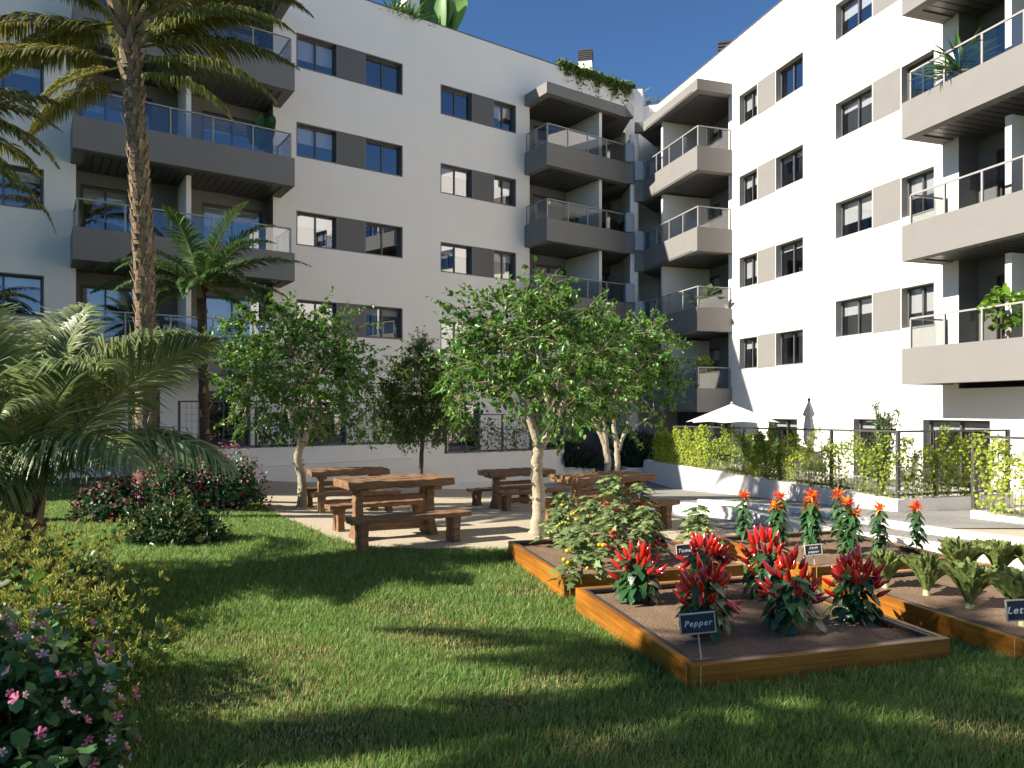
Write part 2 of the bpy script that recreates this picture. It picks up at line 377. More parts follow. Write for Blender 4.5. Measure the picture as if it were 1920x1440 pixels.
# corner balconies of the left wing
P3 = L_.U(1173, 1.53); P4 = L_.ud(5.18, 30.32); P2 = L_.U(1025.3, 1.53)
lineB = [(P2, 0), (P2, 1.53), (P3, 1.53), P4]
drB = []
for zt in [12.24, 9.26, 6.27, 3.28]:
    fl = zt-.35; drB += [(L_.U(1000,-1), L_.U(1062,-1), fl, fl+2.12), (L_.U(1120,-1), L_.U(1160,-1), fl, fl+2.12)]
loggia(BL, L_, recB[0], recB[1], -1.3, 14.3, -1.0, drB)
L100 = Fr2(L_, -1.0)
for a in drB: window(BL, L100, a[0], a[1], a[2], a[3], d=-.08, blind=(.3, .1), name='balcony_door', mt=M_frame)
for k, zt in enumerate([12.24, 9.26, 6.27, 3.28]):
    o = balcony(BL, L_, lineB, zt, zt-.89, (recB[0], recB[1]), -1.0, step=.95)
    mb = MB(); u = L_.U(1127, 1.2); L_.box(mb, u-.15, u, zt-.35, zt+(2.1 if k else 1.96), -1.0, 1.25); mb.build('partition', M_wall, o)
    a, b = L_.at(P3-.06, 0, 1.6), L_.at(P4[0]-.06, 0, P4[1]+.04); mb = MB(); mb.bar((a.x,a.y,zt+.40), (b.x,b.y,zt+.40), .03, .80); mb.build('privacy_panel', M_frost, o)
balcony(BL, L_, lineB, 14.62, 14.18, (recB[0], recB[1]), -1.0, rail=False, roof=True)
# ---------------------------------------------------------------- right wing
BR = thing('apartment_building', tuple(R_.at(0, 0, -6)), 'sunlit white apartment wing on the right, beige panels between its windows and pale grey balconies', 'building')
topR = 15.5; wins = []
colC = [R_.U(x) for x in (1385.6, 1420.8, 1453.7, 1507.1)]; colD = [R_.U(x) for x in (1565.6, 1637, 1688.6, 1753.5)]
rowsC = [13.32, 10.33, 7.33, 4.34]; rowsD = [14.03, 11.02, 8.01, 5.02]
bC = [((.5,.5),(0,0)), ((.36,.36),(.12,.12)), ((.68,.68),(.16,.16)), ((.3,.3),(.1,.1))]
bD = [((.4,.4),(.4,.4)), ((.22,.3),(0,0)), ((.6,.6),(.52,.52)), ((.38,.4),(.62,.62))]
for i in range(4):
    for k in (0, 2):
        wins.append((colC[k], colC[k+1], rowsC[i]-1.18, rowsC[i], bC[i][k//2])); wins.append((colD[k], colD[k+1], rowsD[i]-1.155, rowsD[i], bD[i][k//2]))
for a, b, zt in ((1440, 1496, 1.42), (1599, 1671, 1.46), (1729, 1859, 1.47), (1330, 1375, 1.35)): wins.append((R_.U(a), R_.U(b), -.75, zt, (.1, .1)))
recC = (R_.U(1213), R_.U(1366)); recD = (R_.U(1797.6), R_.U(1797.6)+6.2)
cE = recD[1]+1.0
for i in range(4): wins.append((cE+.6, cE+2.1, rowsD[i]-1.155, rowsD[i], (.5, .5)))
holes = [(a, b, c, d) for a, b, c, d, e in wins]+[(recC[0], recC[1], -1.3, 13.7), (recD[0], recD[1], 2.22, 14.75)]
mb = facade(BR, R_, R_.ud(6.6, 32.2)[0], 26, -1.4, topR, holes); mb.build('wall', M_wall, BR)
for a, b, c, d, e in wins: window(BR, R_, a, b, c, d, blind=e, mt=M_jambl)
for i in range(4):
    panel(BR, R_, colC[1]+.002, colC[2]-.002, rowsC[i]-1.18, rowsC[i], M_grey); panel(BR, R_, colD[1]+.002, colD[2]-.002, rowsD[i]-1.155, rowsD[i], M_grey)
# corner balconies, right wing
Q = R_.U(1307.2, 1.5); Qb = R_.U(1206.5, 1.5); Qa = R_.ud(5.24, 30.34)
lineC = [(Q, 0), (Q, 1.5), (Qb, 1.5), Qa]; lineC = list(reversed(lineC))
ztC = [11.46, 8.47, 5.50, 2.49]; drC = []
for zt in ztC: fl = zt-.35; drC += [(R_.U(1300,-1), R_.U(1350,-1), fl, fl+2.12), (R_.U(1222,-1), R_.U(1244,-1), fl, fl+2.12)]
loggia(BR, R_, recC[0], recC[1], -1.3, 13.7, -1.0, drC)
R100 = Fr2(R_, -1.0)
for a in drC: window(BR, R100, a[0], a[1], a[2], a[3], d=-.08, blind=(.2, .2), name='balcony_door', mt=M_frame)
for k, zt in enumerate(ztC):
    o = balcony(BR, R_, lineC, zt, zt-.88, recC, -1.0, step=.95)
    mb = MB(); u = R_.U(1243, 1.2); R_.box(mb, u-.15, u, zt-.35, zt+2.1, -1.0, 1.2); mb.build('partition', M_wall, o)
    a, b = R_.at(Qb+.06, 0, 1.56), R_.at(Qa[0]+.06, 0, Qa[1]+.04); mb = MB(); mb.bar((a.x,a.y,zt+.40), (b.x,b.y,zt+.40), .03, .80); mb.build('privacy_panel', M_frost, o)
balcony(BR, R_, lineC, 13.95, 13.54, recC, -1.0, rail=False, roof=True)
# near balconies, right wing
uS = R_.U(1767); uE = recD[1]+.3
tD = [(12.37, 11.5), (9.32, 8.43), (6.27, 5.38), (3.215, 2.32)]; drD = []
for zt, zb_ in tD:
    fl = zt-.35
    for a, b in ((1868, 1990), (2120, 2300)): drD.append((R_.U(a,-.65), R_.U(b,-.65), fl, fl+2.12))
loggia(BR, R_, recD[0], recD[1], 2.22, 14.75, -.65, drD)
R65 = Fr2(R_, -.65)
for a in drD: window(BR, R65, a[0], a[1], a[2], a[3], d=-.08, blind=(.25, .25), name='balcony_door', mt=M_frame)
for k, (zt, zb_) in enumerate(tD):
    o = balcony(BR, R_, [(uS,0),(uS,1.3),(uE,1.3),(uE,0)], zt, zb_, recD, -.65, inset=.14, hrail=.74, step=1.0)
    mb = MB(); u = R_.U(1917, .1); R_.box(mb, u, u+.15, zt-.35, zb_+2.85, -.65, .62); mb.build('partition', M_wall, o)
balcony(BR, R_, [(uS,0),(uS,1.3),(uE,1.3),(uE,0)], 15.0, 14.55, recD, -.65, rail=False, roof=True)
# ---------------------------------------------------------------- corner pier, bodies, roofs
cA = Vector((5.17, 32.42)); cB = Vector((5.94, 32.40)); cC = Vector((6.6, 32.2)); cD = Vector((6.55, 34.2))
mb = MB(); mb.add([(cA.x,cA.y,-1.4),(cB.x,cB.y,-1.4),(cB.x,cB.y,topL),(cA.x,cA.y,topL)], [(0,1,2,3)])
mb.add([(cB.x,cB.y,-1.4),(cC.x,cC.y,-1.4),(cC.x,cC.y,topR),(cB.x,cB.y,topR)], [(0,1,2,3)])
mb.add([(cB.x,cB.y,topR-.3),(cD.x,cD.y,topR-.3),(cD.x,cD.y,topL),(cB.x,cB.y,topL)], [(0,1,2,3)])
mb.build('corner_wall', M_wall, BL)
mb = MB(); mb.box((5.2, 31.4, 6.1), (.22, 1.7, 14.8), R(8)); mb.box((5.215, 30.56, 6.1), (.30, .2, 14.8), 0); mb.build('corner_pier', M_wall, BL)
def body(parent, fr, u0, u1, dep, z0, zt, zroof):
    mb = MB(); A, B, C, D = fr.at(u0,0,0), fr.at(u1,0,0), fr.at(u1,0,-dep), fr.at(u0,0,-dep)
    for p, q in ((B, C), (C, D), (D, A)): mb.add([(p.x,p.y,z0),(q.x,q.y,z0),(q.x,q.y,zt),(p.x,p.y,zt)], [(0,1,2,3)])
    mb.build('outer_wall', M_wall, parent)
    mb = MB(); e = .05; mb.add([tuple(fr.at(u,zroof,d)) for u, d in ((u0+e,-e),(u1-e,-e),(u1-e,-dep+e),(u0+e,-dep+e))], [(0,1,2,3)]); mb.build('roof', mat('roof_gravel', (.4,.38,.35), .9, .2, noise=(8, (.3,.29,.27), .6, 5)), parent)
uL1 = L_.ud(5.17, 32.42)[0]; uR0 = R_.ud(6.6, 32.2)[0]
body(BL, L_, -32, uL1, 11, -1.4, topL, topL-.5); body(BR, R_, uR0, 26, 11, -1.4, topR, topR-.5)
mb = MB(); L_.box(mb, -32, uL1, topL, topL+.03, -.25, .03); strip(mb, [tuple(cA), tuple(cB), tuple(cD)], topL+.003, topL+.033, .2, 0, 1); mb.build('coping', M_cap, BL)
mb = MB(); R_.box(mb, uR0, 26, topR, topR+.03, -.25, .03); strip(mb, [tuple(cB+Vector((.03,0))), tuple(cC)], topR+.003, topR+.033, .2, 0, 1); mb.build('coping', M_cap, BR)
def chimney(parent, c, w_, d_, z0, zc, zt, rz):
    mb = MB(); mb.box((c[0], c[1], (z0+zc)/2), (w_, d_, zc-z0), rz); o = mb.build('chimney', M_wall, parent)
    mb = MB(); mb.box((c[0], c[1], (zc+zt)/2), (w_*.82, d_*.82, zt-zc), rz); n = 6
    for k in range(n): z = zc+(zt-zc)*(k+.5)/n; mb.box((c[0], c[1], z), (w_*1.04, d_*1.04, (zt-zc)/n*.6), rz)
    mb.build('louvre_cap', M_fence, o)
aR = math.atan2(-.9553, .2957)
cp = L_.at(L_.U(1098, -1.0), 0, -1.0); chimney(BL, (cp.x, cp.y), .62, .48, 15.7, 17.45, 18.0, R(-13))
cp = R_.at(R_.U(1366, -1.9), 0, -1.9); chimney(BR, (cp.x, cp.y), .85, .6, 15.0, 16.4, 17.25, R(-14))
# stair house on the left roof (only its foot is in the picture)
cp = L_.at(L_.U(792, -1.6), 0, -1.6); mb = MB()
a1 = L_.at(L_.U(741, -1.2), 0, -1.2); a2 = L_.at(L_.U(787, -1.2), 0, -1.2)
dd = Vector((-.2957, .9553, 0)); L0 = [a1, a2, a2+L_.n*-2.4, a1+L_.n*-2.4]
mb.hexa([Vector((p.x,p.y,15.8)) for p in L0]+[Vector((L0[0].x,L0[0].y,16.5)), Vector((L0[1].x,L0[1].y,18.6)), Vector((L0[2].x,L0[2].y,18.6)), Vector((L0[3].x,L0[3].y,16.5))])
mb.build('stair_house', M_wall, BL)
# ================================================================ ground, sand, paving, walls, terraces
rng = np.random.default_rng(11); rd = random.Random(5)
BX = [-40, -12, -8, -6, -5, -4.2, -3.6, -2.9, -2.4, -1.8, -1.06, 0, 1, 2.4, 4.6, 5.6, 6.6, 40]
BY = [17, 17, 16.5, 15.3, 14.2, 12.6, 11.5, 10.2, 9.4, 8.75, 8.6, 8.6, 8.3, 7.7, 7.9, 8.3, 6.9, 6.9]
def B(x): return np.interp(x, BX, BY)
M_soil = mat('lawn_soil', (.052, .085, .026), .95, .1, noise=[(3, (.075, .075, .03), .6, 5), (40, (.03, .05, .015), .7, 6)], bump=(80, .01))
M_sand = mat('raked_sand', (.46, .38, .265), .95, .15, noise=[(.9, (.36, .30, .215), .6, 6), (70, (.52, .46, .36), .55, 8), (22, (.30, .245, .18), .35, 8)], bump=(45, .012))
M_pave = mat('gravel_paving', (.25, .24, .225), .9, .2, noise=[(28, (.13, .12, .11), .7, 8), (1.2, (.33, .315, .29), .5, 4)], bump=(90, .006))
M_terr = mat('terrace_tiles', (.42, .40, .37), .7, .3, noise=(3, (.36, .34, .31), .5, 4))
def gridmesh(name, X, Y, Z, m, label=None, kind='structure'):
    n, k = X.shape; V = np.stack([X, Y, Z], -1).reshape(-1, 3); i, j = np.meshgrid(np.arange(n-1), np.arange(k-1), indexing='ij')
    a = (i*k+j).ravel(); Fq = np.stack([a, a+k, a+k+1, a+1], -1)
    o = npmesh(name, V, [Fq], m, smooth=True); return tag(o, kind=kind)
def axis(lo, hi, d, far): return np.concatenate([[-far, -far*.3, -far*.1], np.arange(lo, hi+d/2, d), [far*.1, far*.3, far]])
xs = axis(-32, 32, .5, 700); ys = axis(-20, 45, .25, 700); X, Y = np.meshgrid(xs, ys, indexing='ij')
gridmesh('ground', X, Y, gzv(X, Y), M_soil)
tt = np.linspace(0, 1, 110); xs = np.linspace(-9, 9, 130); X = np.repeat(xs[:, None], 110, 1)
fy = L_.P.y + (xs-L_.P.x)*.5606/.8281 - 3.3/.8281; fy = np.minimum(fy, 33)
Y = B(xs)[:, None]+(fy-B(xs))[:, None]*tt[None, :]; edge = .02*np.sin(X*9)
gridmesh('sand', X, Y+edge*(1-tt)[None, :], gzv(X, Y)+.014+.006*np.sin(X*2.3)*np.sin(Y*1.9), M_sand)
yy = np.linspace(10.2, 32.5, 120); xp = np.interp(yy, [10, 12, 22, 26, 33], [3.1, 2.75, .55, -.2, -.2]); xr = np.interp(yy, [10, 12, 13.2, 26, 33], [8.3, 8.3, 9, 5.2, 6.3])
X = xp[:, None]+(xr-xp)[:, None]*tt[None, :]; Y = np.repeat(yy[:, None], 110, 1)
gridmesh('paving', X, Y, gzv(X, Y)+.028, M_pave)
# kerb walls of the curved ramp
def kp(L): return [((px-CX)/F*(F*(CAMZ-z)/(py-HY)), F*(CAMZ-z)/(py-HY)) for px, py, z in L]
K1 = kp([(1261,944,.08),(1310,946,.085),(1357,951,.09),(1409,963,.10),(1470,976,.12),(1545,991,.14),(1672,1007,.15),(1775,1023,.15),(1920,1047,.15),(2120,1085,.15),(2400,1150,.15)])
K2 = kp([(1307,937,.12),(1395,943,.13),(1468,950,.14),(1532,958,.15),(1600,968,.17),(1640,973,.18),(1760,990,.19),(1920,1010,.19),(2200,1050,.19)])
def smooth(P, k=5):
    out = []; n = len(P)
    for i in range(n-1):
        p0, p1, p2, p3 = (Vector(P[max(i-1,0)]), Vector(P[i]), Vector(P[i+1]), Vector(P[min(i+2,n-1)]))
        for j in range(k):
            t = j/k; out.append(tuple(.5*((2*p1)+(p2-p0)*t+(2*p0-5*p1+4*p2-p3)*t*t+(3*p1-p0-3*p2+p3)*t**3)))
    out.append(tuple(P[-1])); return out
K1s, K2s = smooth(K1), smooth(K2)
mb = MB(); k1z = list(np.interp(np.arange(len(K1s)), [0, 25, len(K1s)-1], [.08, .14, .15])); strip(mb, K1s, -.7, k1z, .16, 0, 1)
tag(mb.build('retaining_wall', M_low, None, origin=(K1[0][0], K1[0][1], gz(*K1[0]))), 'low curved white wall between the sand and the gravel ramp, behind the orange flowers', 'low wall')
mb = MB(); k2z = list(np.interp(np.arange(len(K2s)), [0, 25, len(K2s)-1], [.12, .18, .19])); strip(mb, K2s, -.7, k2z, .12, 0, 1)
tag(mb.build('retaining_wall', M_low, None, origin=(K2[0][0], K2[0][1], gz(*K2[0]))), 'thin white kerb wall along the far side of the gravel ramp', 'low wall')
n = 60; a = np.array([np.interp(np.linspace(0, 1, n), np.linspace(0, 1, len(K1s)), [p[k] for p in K1s]) for k in (0, 1)]).T
b = np.array([np.interp(np.linspace(0, 1, n), np.linspace(0, 1, len(K2s)), [p[k] for p in K2s]) for k in (0, 1)]).T
t5 = np.linspace(0.02, 1.0, 8)[None, :, None]; G = a[:, None, :]*(1-t5)+b[:, None, :]*t5
za = np.interp(np.linspace(0, 1, n), np.linspace(0, 1, len(K1s)), k1z)-.02; zb2 = np.interp(np.linspace(0, 1, n), np.linspace(0, 1, len(K2s)), k2z)-.09
gridmesh('ramp', G[..., 0], G[..., 1], za[:, None]*(1-t5[..., 0])+zb2[:, None]*t5[..., 0], M_pave)
# right garden walls and terrace
WR1 = [(4.95, 26.9), (7.15, 13.2), (9.9, 14.05)]
mb = MB(); strip(mb, WR1, -1.3, [-.19, .03, .03], .22, 0, 1); strip(mb, [(4.95+.02, 26.92), (5.3, 26.95)], -1.3, -.21, .2, 0, 1)
tag(mb.build('garden_wall', M_low, None, origin=(7.15, 13.2, gz(7.15, 13.2))), 'sunlit white garden wall under the vine fence, long run right of the picnic tables', 'garden wall')
WR2 = [(9.8, 12.5), (7.6, 11.8), (8.05, 9.0), (8.5, 6.2), (9.0, 3.0)]
mb = MB(); strip(mb, WR2, -.8, .03, .22, 0, 1)
tag(mb.build('garden_wall', M_low, None, origin=(7.6, 11.8, gz(7.6, 11.8))), 'short white garden wall at the right edge of the photo, nearest the camera', 'garden wall')
def flat(name, P, z, m):
    mb = MB(); mb.add([(x, y, z if not callable(z) else z(x, y)) for x, y in P], [tuple(range(len(P)))]); return tag(mb.build(name, m), kind='structure')
rw = R_.at(26, 0, .01)
flat('terrace_paving', [(5.2, 26.8), (7.33, 13.5), (9.85, 14.3), (9.85, 12.7), (7.8, 12.0), (9.2, 3.0), (rw.x, rw.y), tuple(R_.at(0, 0, .01).xy), tuple(R_.at(-3, 0, .01).xy)], -.22, M_terr)
# left garden wall, stepping down towards the corner
dF = 3.4
uA0, uA1, uB1 = L_.U(300, dF), L_.U(833, dF), L_.U(1058, dF)
a0, a1, b1 = [tuple(L_.at(u, 0, dF).xy) for u in (uA0, uA1, uB1)]
mb = MB(); L_.box(mb, uA0, uA1, -1.3, .62, dF-.22, dF); L_.box(mb, uA1+.002, uB1, -1.3, .24, dF-.22, dF)
L_.box(mb, uA0, uA0+.2, -1.3, .6, .0, dF-.22)
tag(mb.build('garden_wall', M_low, None, origin=(a0[0], a0[1], -.2)), 'white garden wall in shade behind the picnic tables, below the left fence', 'garden wall')
for ua, ub, z in ((uA0+.2, uA1, .5), (uA1+.01, uB1, .12)):
    flat('terrace_paving', [tuple(L_.at(ua, 0, dF-.2).xy), tuple(L_.at(ub, 0, dF-.2).xy), tuple(L_.at(ub, 0, .01).xy), tuple(L_.at(ua, 0, .01).xy)], z, M_terr)
mb = MB(); d0, d1 = dF+.02, dF+.30      # stepped parapet standing in front of it
prof = [(L_.U(478,d1), -1.3), (L_.U(478,d1), .09), (L_.U(775,d1), .17), (L_.U(862,d1), -.74), (L_.U(925,d1), -.74), (L_.U(925,d1), -1.3)]
n = len(prof); vs = [tuple(L_.at(u, z, d1)) for u, z in prof]+[tuple(L_.at(u, z, d0)) for u, z in prof]
mb.add(vs, [tuple(range(n)), tuple(reversed(range(n, 2*n)))]+[(i, (i+1) % n, n+(i+1) % n, n+i) for i in range(n)])
tag(mb.build('parapet_wall', M_low, None, origin=tuple(L_.at(L_.U(700,d1), -.5, d1))), 'low white parapet with a sloping end behind the farthest left picnic table', 'low wall')
# curved planter at the end of the left wall
def arcpts(c, r, a0_, a1_, n=14): return [(c[0]+r*math.cos(R(a0_+(a1_-a0_)*i/n)), c[1]+r*math.sin(R(a0_+(a1_-a0_)*i/n))) for i in range(n+1)]
pc = L_.at(uB1+.75, 0, dF-.9); pl = thing('flower_planter', (pc.x, pc.y, -.98), 'curved white planter full of lavender at the end of the left garden wall', 'planter')
mb = MB(); ap = arcpts((pc.x, pc.y), 1.15, 200, 350); strip(mb, ap, -1.2, -.42, .14, 0, 1); mb.build('planter_wall', M_low, pl)
mb = MB(); mb.add([(x, y, -.5) for x, y in arcpts((pc.x, pc.y), 1.05, 200, 350)]+[(pc.x+1, pc.y+.8, -.5), (pc.x-.7, pc.y+.8, -.5)], [tuple(range(17))])
mb.build('soil', mat('bed_soil', (.13, .095, .07), .95, .1, noise=[(9, (.17, .125, .09), .6, 6), (60, (.09, .065, .045), .6, 8)], bump=(40, .012)), pl)
M_bed = MATS['bed_soil']
pc2 = Vector((5.0, 28.0)); pl2 = thing('flower_planter', (pc2.x, pc2.y, -.98), 'low white planter in the shaded corner beside the far end of the vine fence', 'planter')
mb = MB(); strip(mb, [(4.3, 26.9), (4.4, 29.4)], -1.2, -.5, .14, 0, -1); strip(mb, [(4.3, 26.85), (5.0, 26.95)], -1.2, -.5, .14, 0, 1); mb.build('planter_wall', M_low, pl2)
mb = MB(); mb.add([(4.42,27.0,-.56),(5.6,27.1,-.56),(5.6,29.4,-.56),(4.5,29.4,-.56)], [(0,1,2,3)]); mb.build('soil', M_bed, pl2)

# ================================================================ fences
def fence(name, label, runs, posts_w=.06, step=.1):
    """runs: list of (p0, p1, zb0, zb1, zt0, zt1, [fractions of posts])"""
    p0 = runs[0][0]; t = thing(name, (p0[0], p0[1], runs[0][2]), label, 'fence')
    for (A, Bp, b0, b1_, t0, t1, fr_) in runs:
        A, Bp = Vector(A), Vector(Bp); Ln = (Bp-A).length; a = math.atan2((Bp-A).y, (Bp-A).x)
        P = lambda f, z: (A.x+(Bp.x-A.x)*f, A.y+(Bp.y-A.y)*f, z)
        zb = lambda f: b0+(b1_-b0)*f
        zt = lambda f: t0+(t1-t0)*f
        for f in fr_:
            mb = MB(); mb.box(P(f, (zb(f)+zt(f))/2), (posts_w, posts_w, zt(f)-zb(f)), a); mb.build('post', M_fence, t)
        for f0, f1 in zip(fr_[:-1], fr_[1:]):
            mb = MB(); e = .04/Ln; g0, g1 = f0+e, f1-e
            for z_ in (zt, lambda f: zb(f)+.07): mb.bar(P(g0, z_(g0)-.02), P(g1, z_(g1)-.02), .035, .04)
            k = max(2, int((g1-g0)*Ln/step))
            for i in range(1, k):
                f = g0+(g1-g0)*i/k; mb.bar(P(f, zb(f)+.06), P(f, zt(f)-.03), .006, .006)
            for i in range(1, 7):
                q = i/7; mb.bar(P(g0, zb(g0)+.06+(zt(g0)-zb(g0)-.08)*q), P(g1, zb(g1)+.06+(zt(g1)-zb(g1)-.08)*q), .005, .005)
            mb.build('mesh_panel', M_fence, t)
    return t
wn = Vector((7.15-4.95, 13.2-26.9)); 
def fr_at(px, A, Bp):    # fraction along A-B seen at a photograph column
    k = (px-CX)/F; A, Bp = Vector(A), Vector(Bp); d = Bp-A; return (A.x-k*A.y)/(k*d.y-d.x)
A1, B1 = (5.08, 26.7), (7.22, 13.32)
frs = [max(0.0, fr_at(p, A1, B1)) for p in (1228, 1273, 1329, 1395, 1465, 1559)]+[1.0]
A2, B2 = (7.22, 13.32), (9.85, 14.15)
frs2 = [0, .33, .66, 1.0]
fence('metal_fence', 'dark metal mesh fence overgrown with bright vines on the sunlit right wall', [(A1, B1, -.17, .05, 1.12, 1.31, frs), (A2, B2, .05, .05, 1.31, 1.31, frs2)])
A3, B3 = (7.7, 11.85), (8.15, 9.1)
fence('metal_fence', 'dark metal mesh fence cut off by the right edge of the photo', [(A3, B3, .04, .04, 1.28, 1.28, [0, .45, 1.0]), (B3, (8.6, 6.3), .04, .04, 1.28, 1.28, [.02, .5, 1])], posts_w=.075)
uf = [L_.U(p, dF-.1) for p in (336, 480, 590, 702, 770, 832)]
La = L_.at(uf[0], 0, dF-.1).xy; Lb = L_.at(uf[-1], 0, dF-.1).xy
fa = [(u-uf[0])/(uf[-1]-uf[0]) for u in uf]
uf2 = [L_.U(p, dF-.1) for p in (836, 873, 942, 1000, 1057)]; Lc = L_.at(uf2[0], 0, dF-.1).xy; Ld = L_.at(uf2[-1], 0, dF-.1).xy
fb = [(u-uf2[0])/(uf2[-1]-uf2[0]) for u in uf2]
fence('metal_fence', 'dark metal mesh fence in shade on the left wall behind the trees', [(tuple(La), tuple(Lb), .63, .63, 1.94, 1.94, fa), (tuple(Lc), tuple(Ld), .25, .25, 1.55, 1.55, fb)], step=.13)

# ================================================================ picnic tables and benches
M_wood = mat('weathered_timber', (.215, .112, .053), .75, .25, noise=[((1.2, 22, 22), (.10, .055, .03), .85, 6), ((5, 60, 60), (.36, .22, .12), .4, 6)], bump=((6, 70, 70), .006))
def plank(mb, c, size, jit=.006, n=14, axis=0, seed=0):
    rr = random.Random(seed); L = size[axis]; o = [i for i in range(3) if i != axis]; vs = []
    n = max(2, n)
    for i in range(n+1):
        for sa, sb in ((-1,-1),(1,-1),(1,1),(-1,1)):
            p = [0, 0, 0]; p[axis] = -L/2+L*i/n+(rr.uniform(-jit, jit) if i in (0, n) else 0)
            p[o[0]] = sa*size[o[0]]/2+rr.uniform(-jit, jit); p[o[1]] = sb*size[o[1]]/2+rr.uniform(-jit, jit)
            vs.append(tuple(p[k]+c[k] for k in range(3)))
    fs = [tuple(reversed(range(4))), tuple(range(n*4, n*4+4))]
    for i in range(n):
        for k in range(4): k2 = (k+1) % 4; fs.append((i*4+k, i*4+k2, (i+1)*4+k2, (i+1)*4+k))
    mb.add(vs, fs)
def make_table():
    t = local('picnic_table', (0,0,0), 'x', 'table', 'rustic timber picnic tables')
    mb = MB()
    for i, y in enumerate((-.255, 0, .255)): plank(mb, (rd.uniform(-.04,.04), y, .725), (1.46, .248, .10), .009, 18, 0, 20+i)
    mb.build('tabletop', M_wood, t, bevel=.008)
    for sx in (-1, 1):
        mb = MB(); plank(mb, (sx*.50, 0, .645), (.13, .70, .055), .005, 8, 1, 5); plank(mb, (sx*.50, -.05, .34), (.105, .145, .56), .008, 8, 2, 6)
        # flared root-like foot
        q = [(sx*.50-.055,-.26,0),(sx*.50+.055,-.26,0),(sx*.50+.055,.18,0),(sx*.50-.055,.18,0),(sx*.50-.054,-.135,.22),(sx*.50+.054,-.135,.22),(sx*.50+.054,.035,.22),(sx*.50-.054,.035,.22)]
        mb.hexa(q); mb.build('leg', M_wood, t, bevel=.008)
    for z, h in ((.52, .075), (.16, .10)):
        mb = MB(); plank(mb, (0, -.06, z), (.90, .055, h), .005, 10, 0, 9+int(z*10)); mb.build('stretcher', M_wood, t, bevel=.006)
    return t
def make_bench():
    t = local('picnic_bench', (0,0,0), 'x', 'bench', 'rustic timber benches beside the picnic tables')
    mb = MB()
    for i, y in enumerate((-.073, .073)): plank(mb, (rd.uniform(-.02,.02), y, .36), (1.57, .142, .06), .007, 18, 0, 40+i)
    mb.build('seat', M_wood, t, bevel=.006)
    for sx in (-1, 1):
        mb = MB()
        for y in (-.075, .075):
            x = sx*.60; mb.hexa([(x-.05,y-.06,0),(x+.05,y-.06,0),(x+.05,y+.06,0),(x-.05,y+.06,0),(x-.045,y-.045,.16),(x+.045,y-.045,.16),(x+.045,y+.045,.16),(x-.045,y+.045,.16)])
            mb.hexa([(x-.045,y-.045,.16),(x+.045,y-.045,.16),(x+.045,y+.045,.16),(x-.045,y+.045,.16),(x-.055,y-.06,.33),(x+.055,y-.06,.33),(x+.055,y+.06,.33),(x-.055,y+.06,.33)])
        mb.build('leg', M_wood, t, bevel=.004)
    return t
tb = make_table(); bn = make_bench(); CH[tb.name] = kids(tb); CH[bn.name] = kids(bn)
sets = [((-1.6, 9.55), 30, 'picnic table nearest the lawn, between the two pale tree trunks', ('long bench in front of the nearest picnic table, at the edge of the sand', 'bench behind the nearest picnic table')),
        ((-3.15, 13.6), 24, 'picnic table farthest left, directly behind the left tree trunk', ('bench in front of the farthest left picnic table', 'bench behind the farthest left picnic table, by the parapet wall')),
        ((.08, 14.7), 31, 'picnic table farthest back, behind the centre tree trunk', ('bench in front of the farthest back picnic table', 'bench behind the farthest back picnic table, by the white wall')),
        ((1.36, 10.75), 31, 'picnic table behind the tomato plants, beside the gravel ramp', ('bench in front of the picnic table behind the tomatoes', 'bench behind the picnic table at the tomatoes'))]
for i, ((x, y), a, lab, bl) in enumerate(sets):
    o = tb if i == 0 else copy_tree(tb); o.location = (x, y, gz(x, y)+.012); o.rotation_euler.z = R(a); o['label'] = lab
    for j, dd_ in enumerate(((.41, -.91, .78), (-.34, .80, .95))):
        q = bn if (i == 0 and j == 0) else copy_tree(bn); bx, by = x+dd_[0]*dd_[2], y+dd_[1]*dd_[2]
        q.location = (bx, by, gz(bx, by)+.012); q.rotation_euler.z = R(a+(1.5 if j else -1)); q['label'] = bl[j]

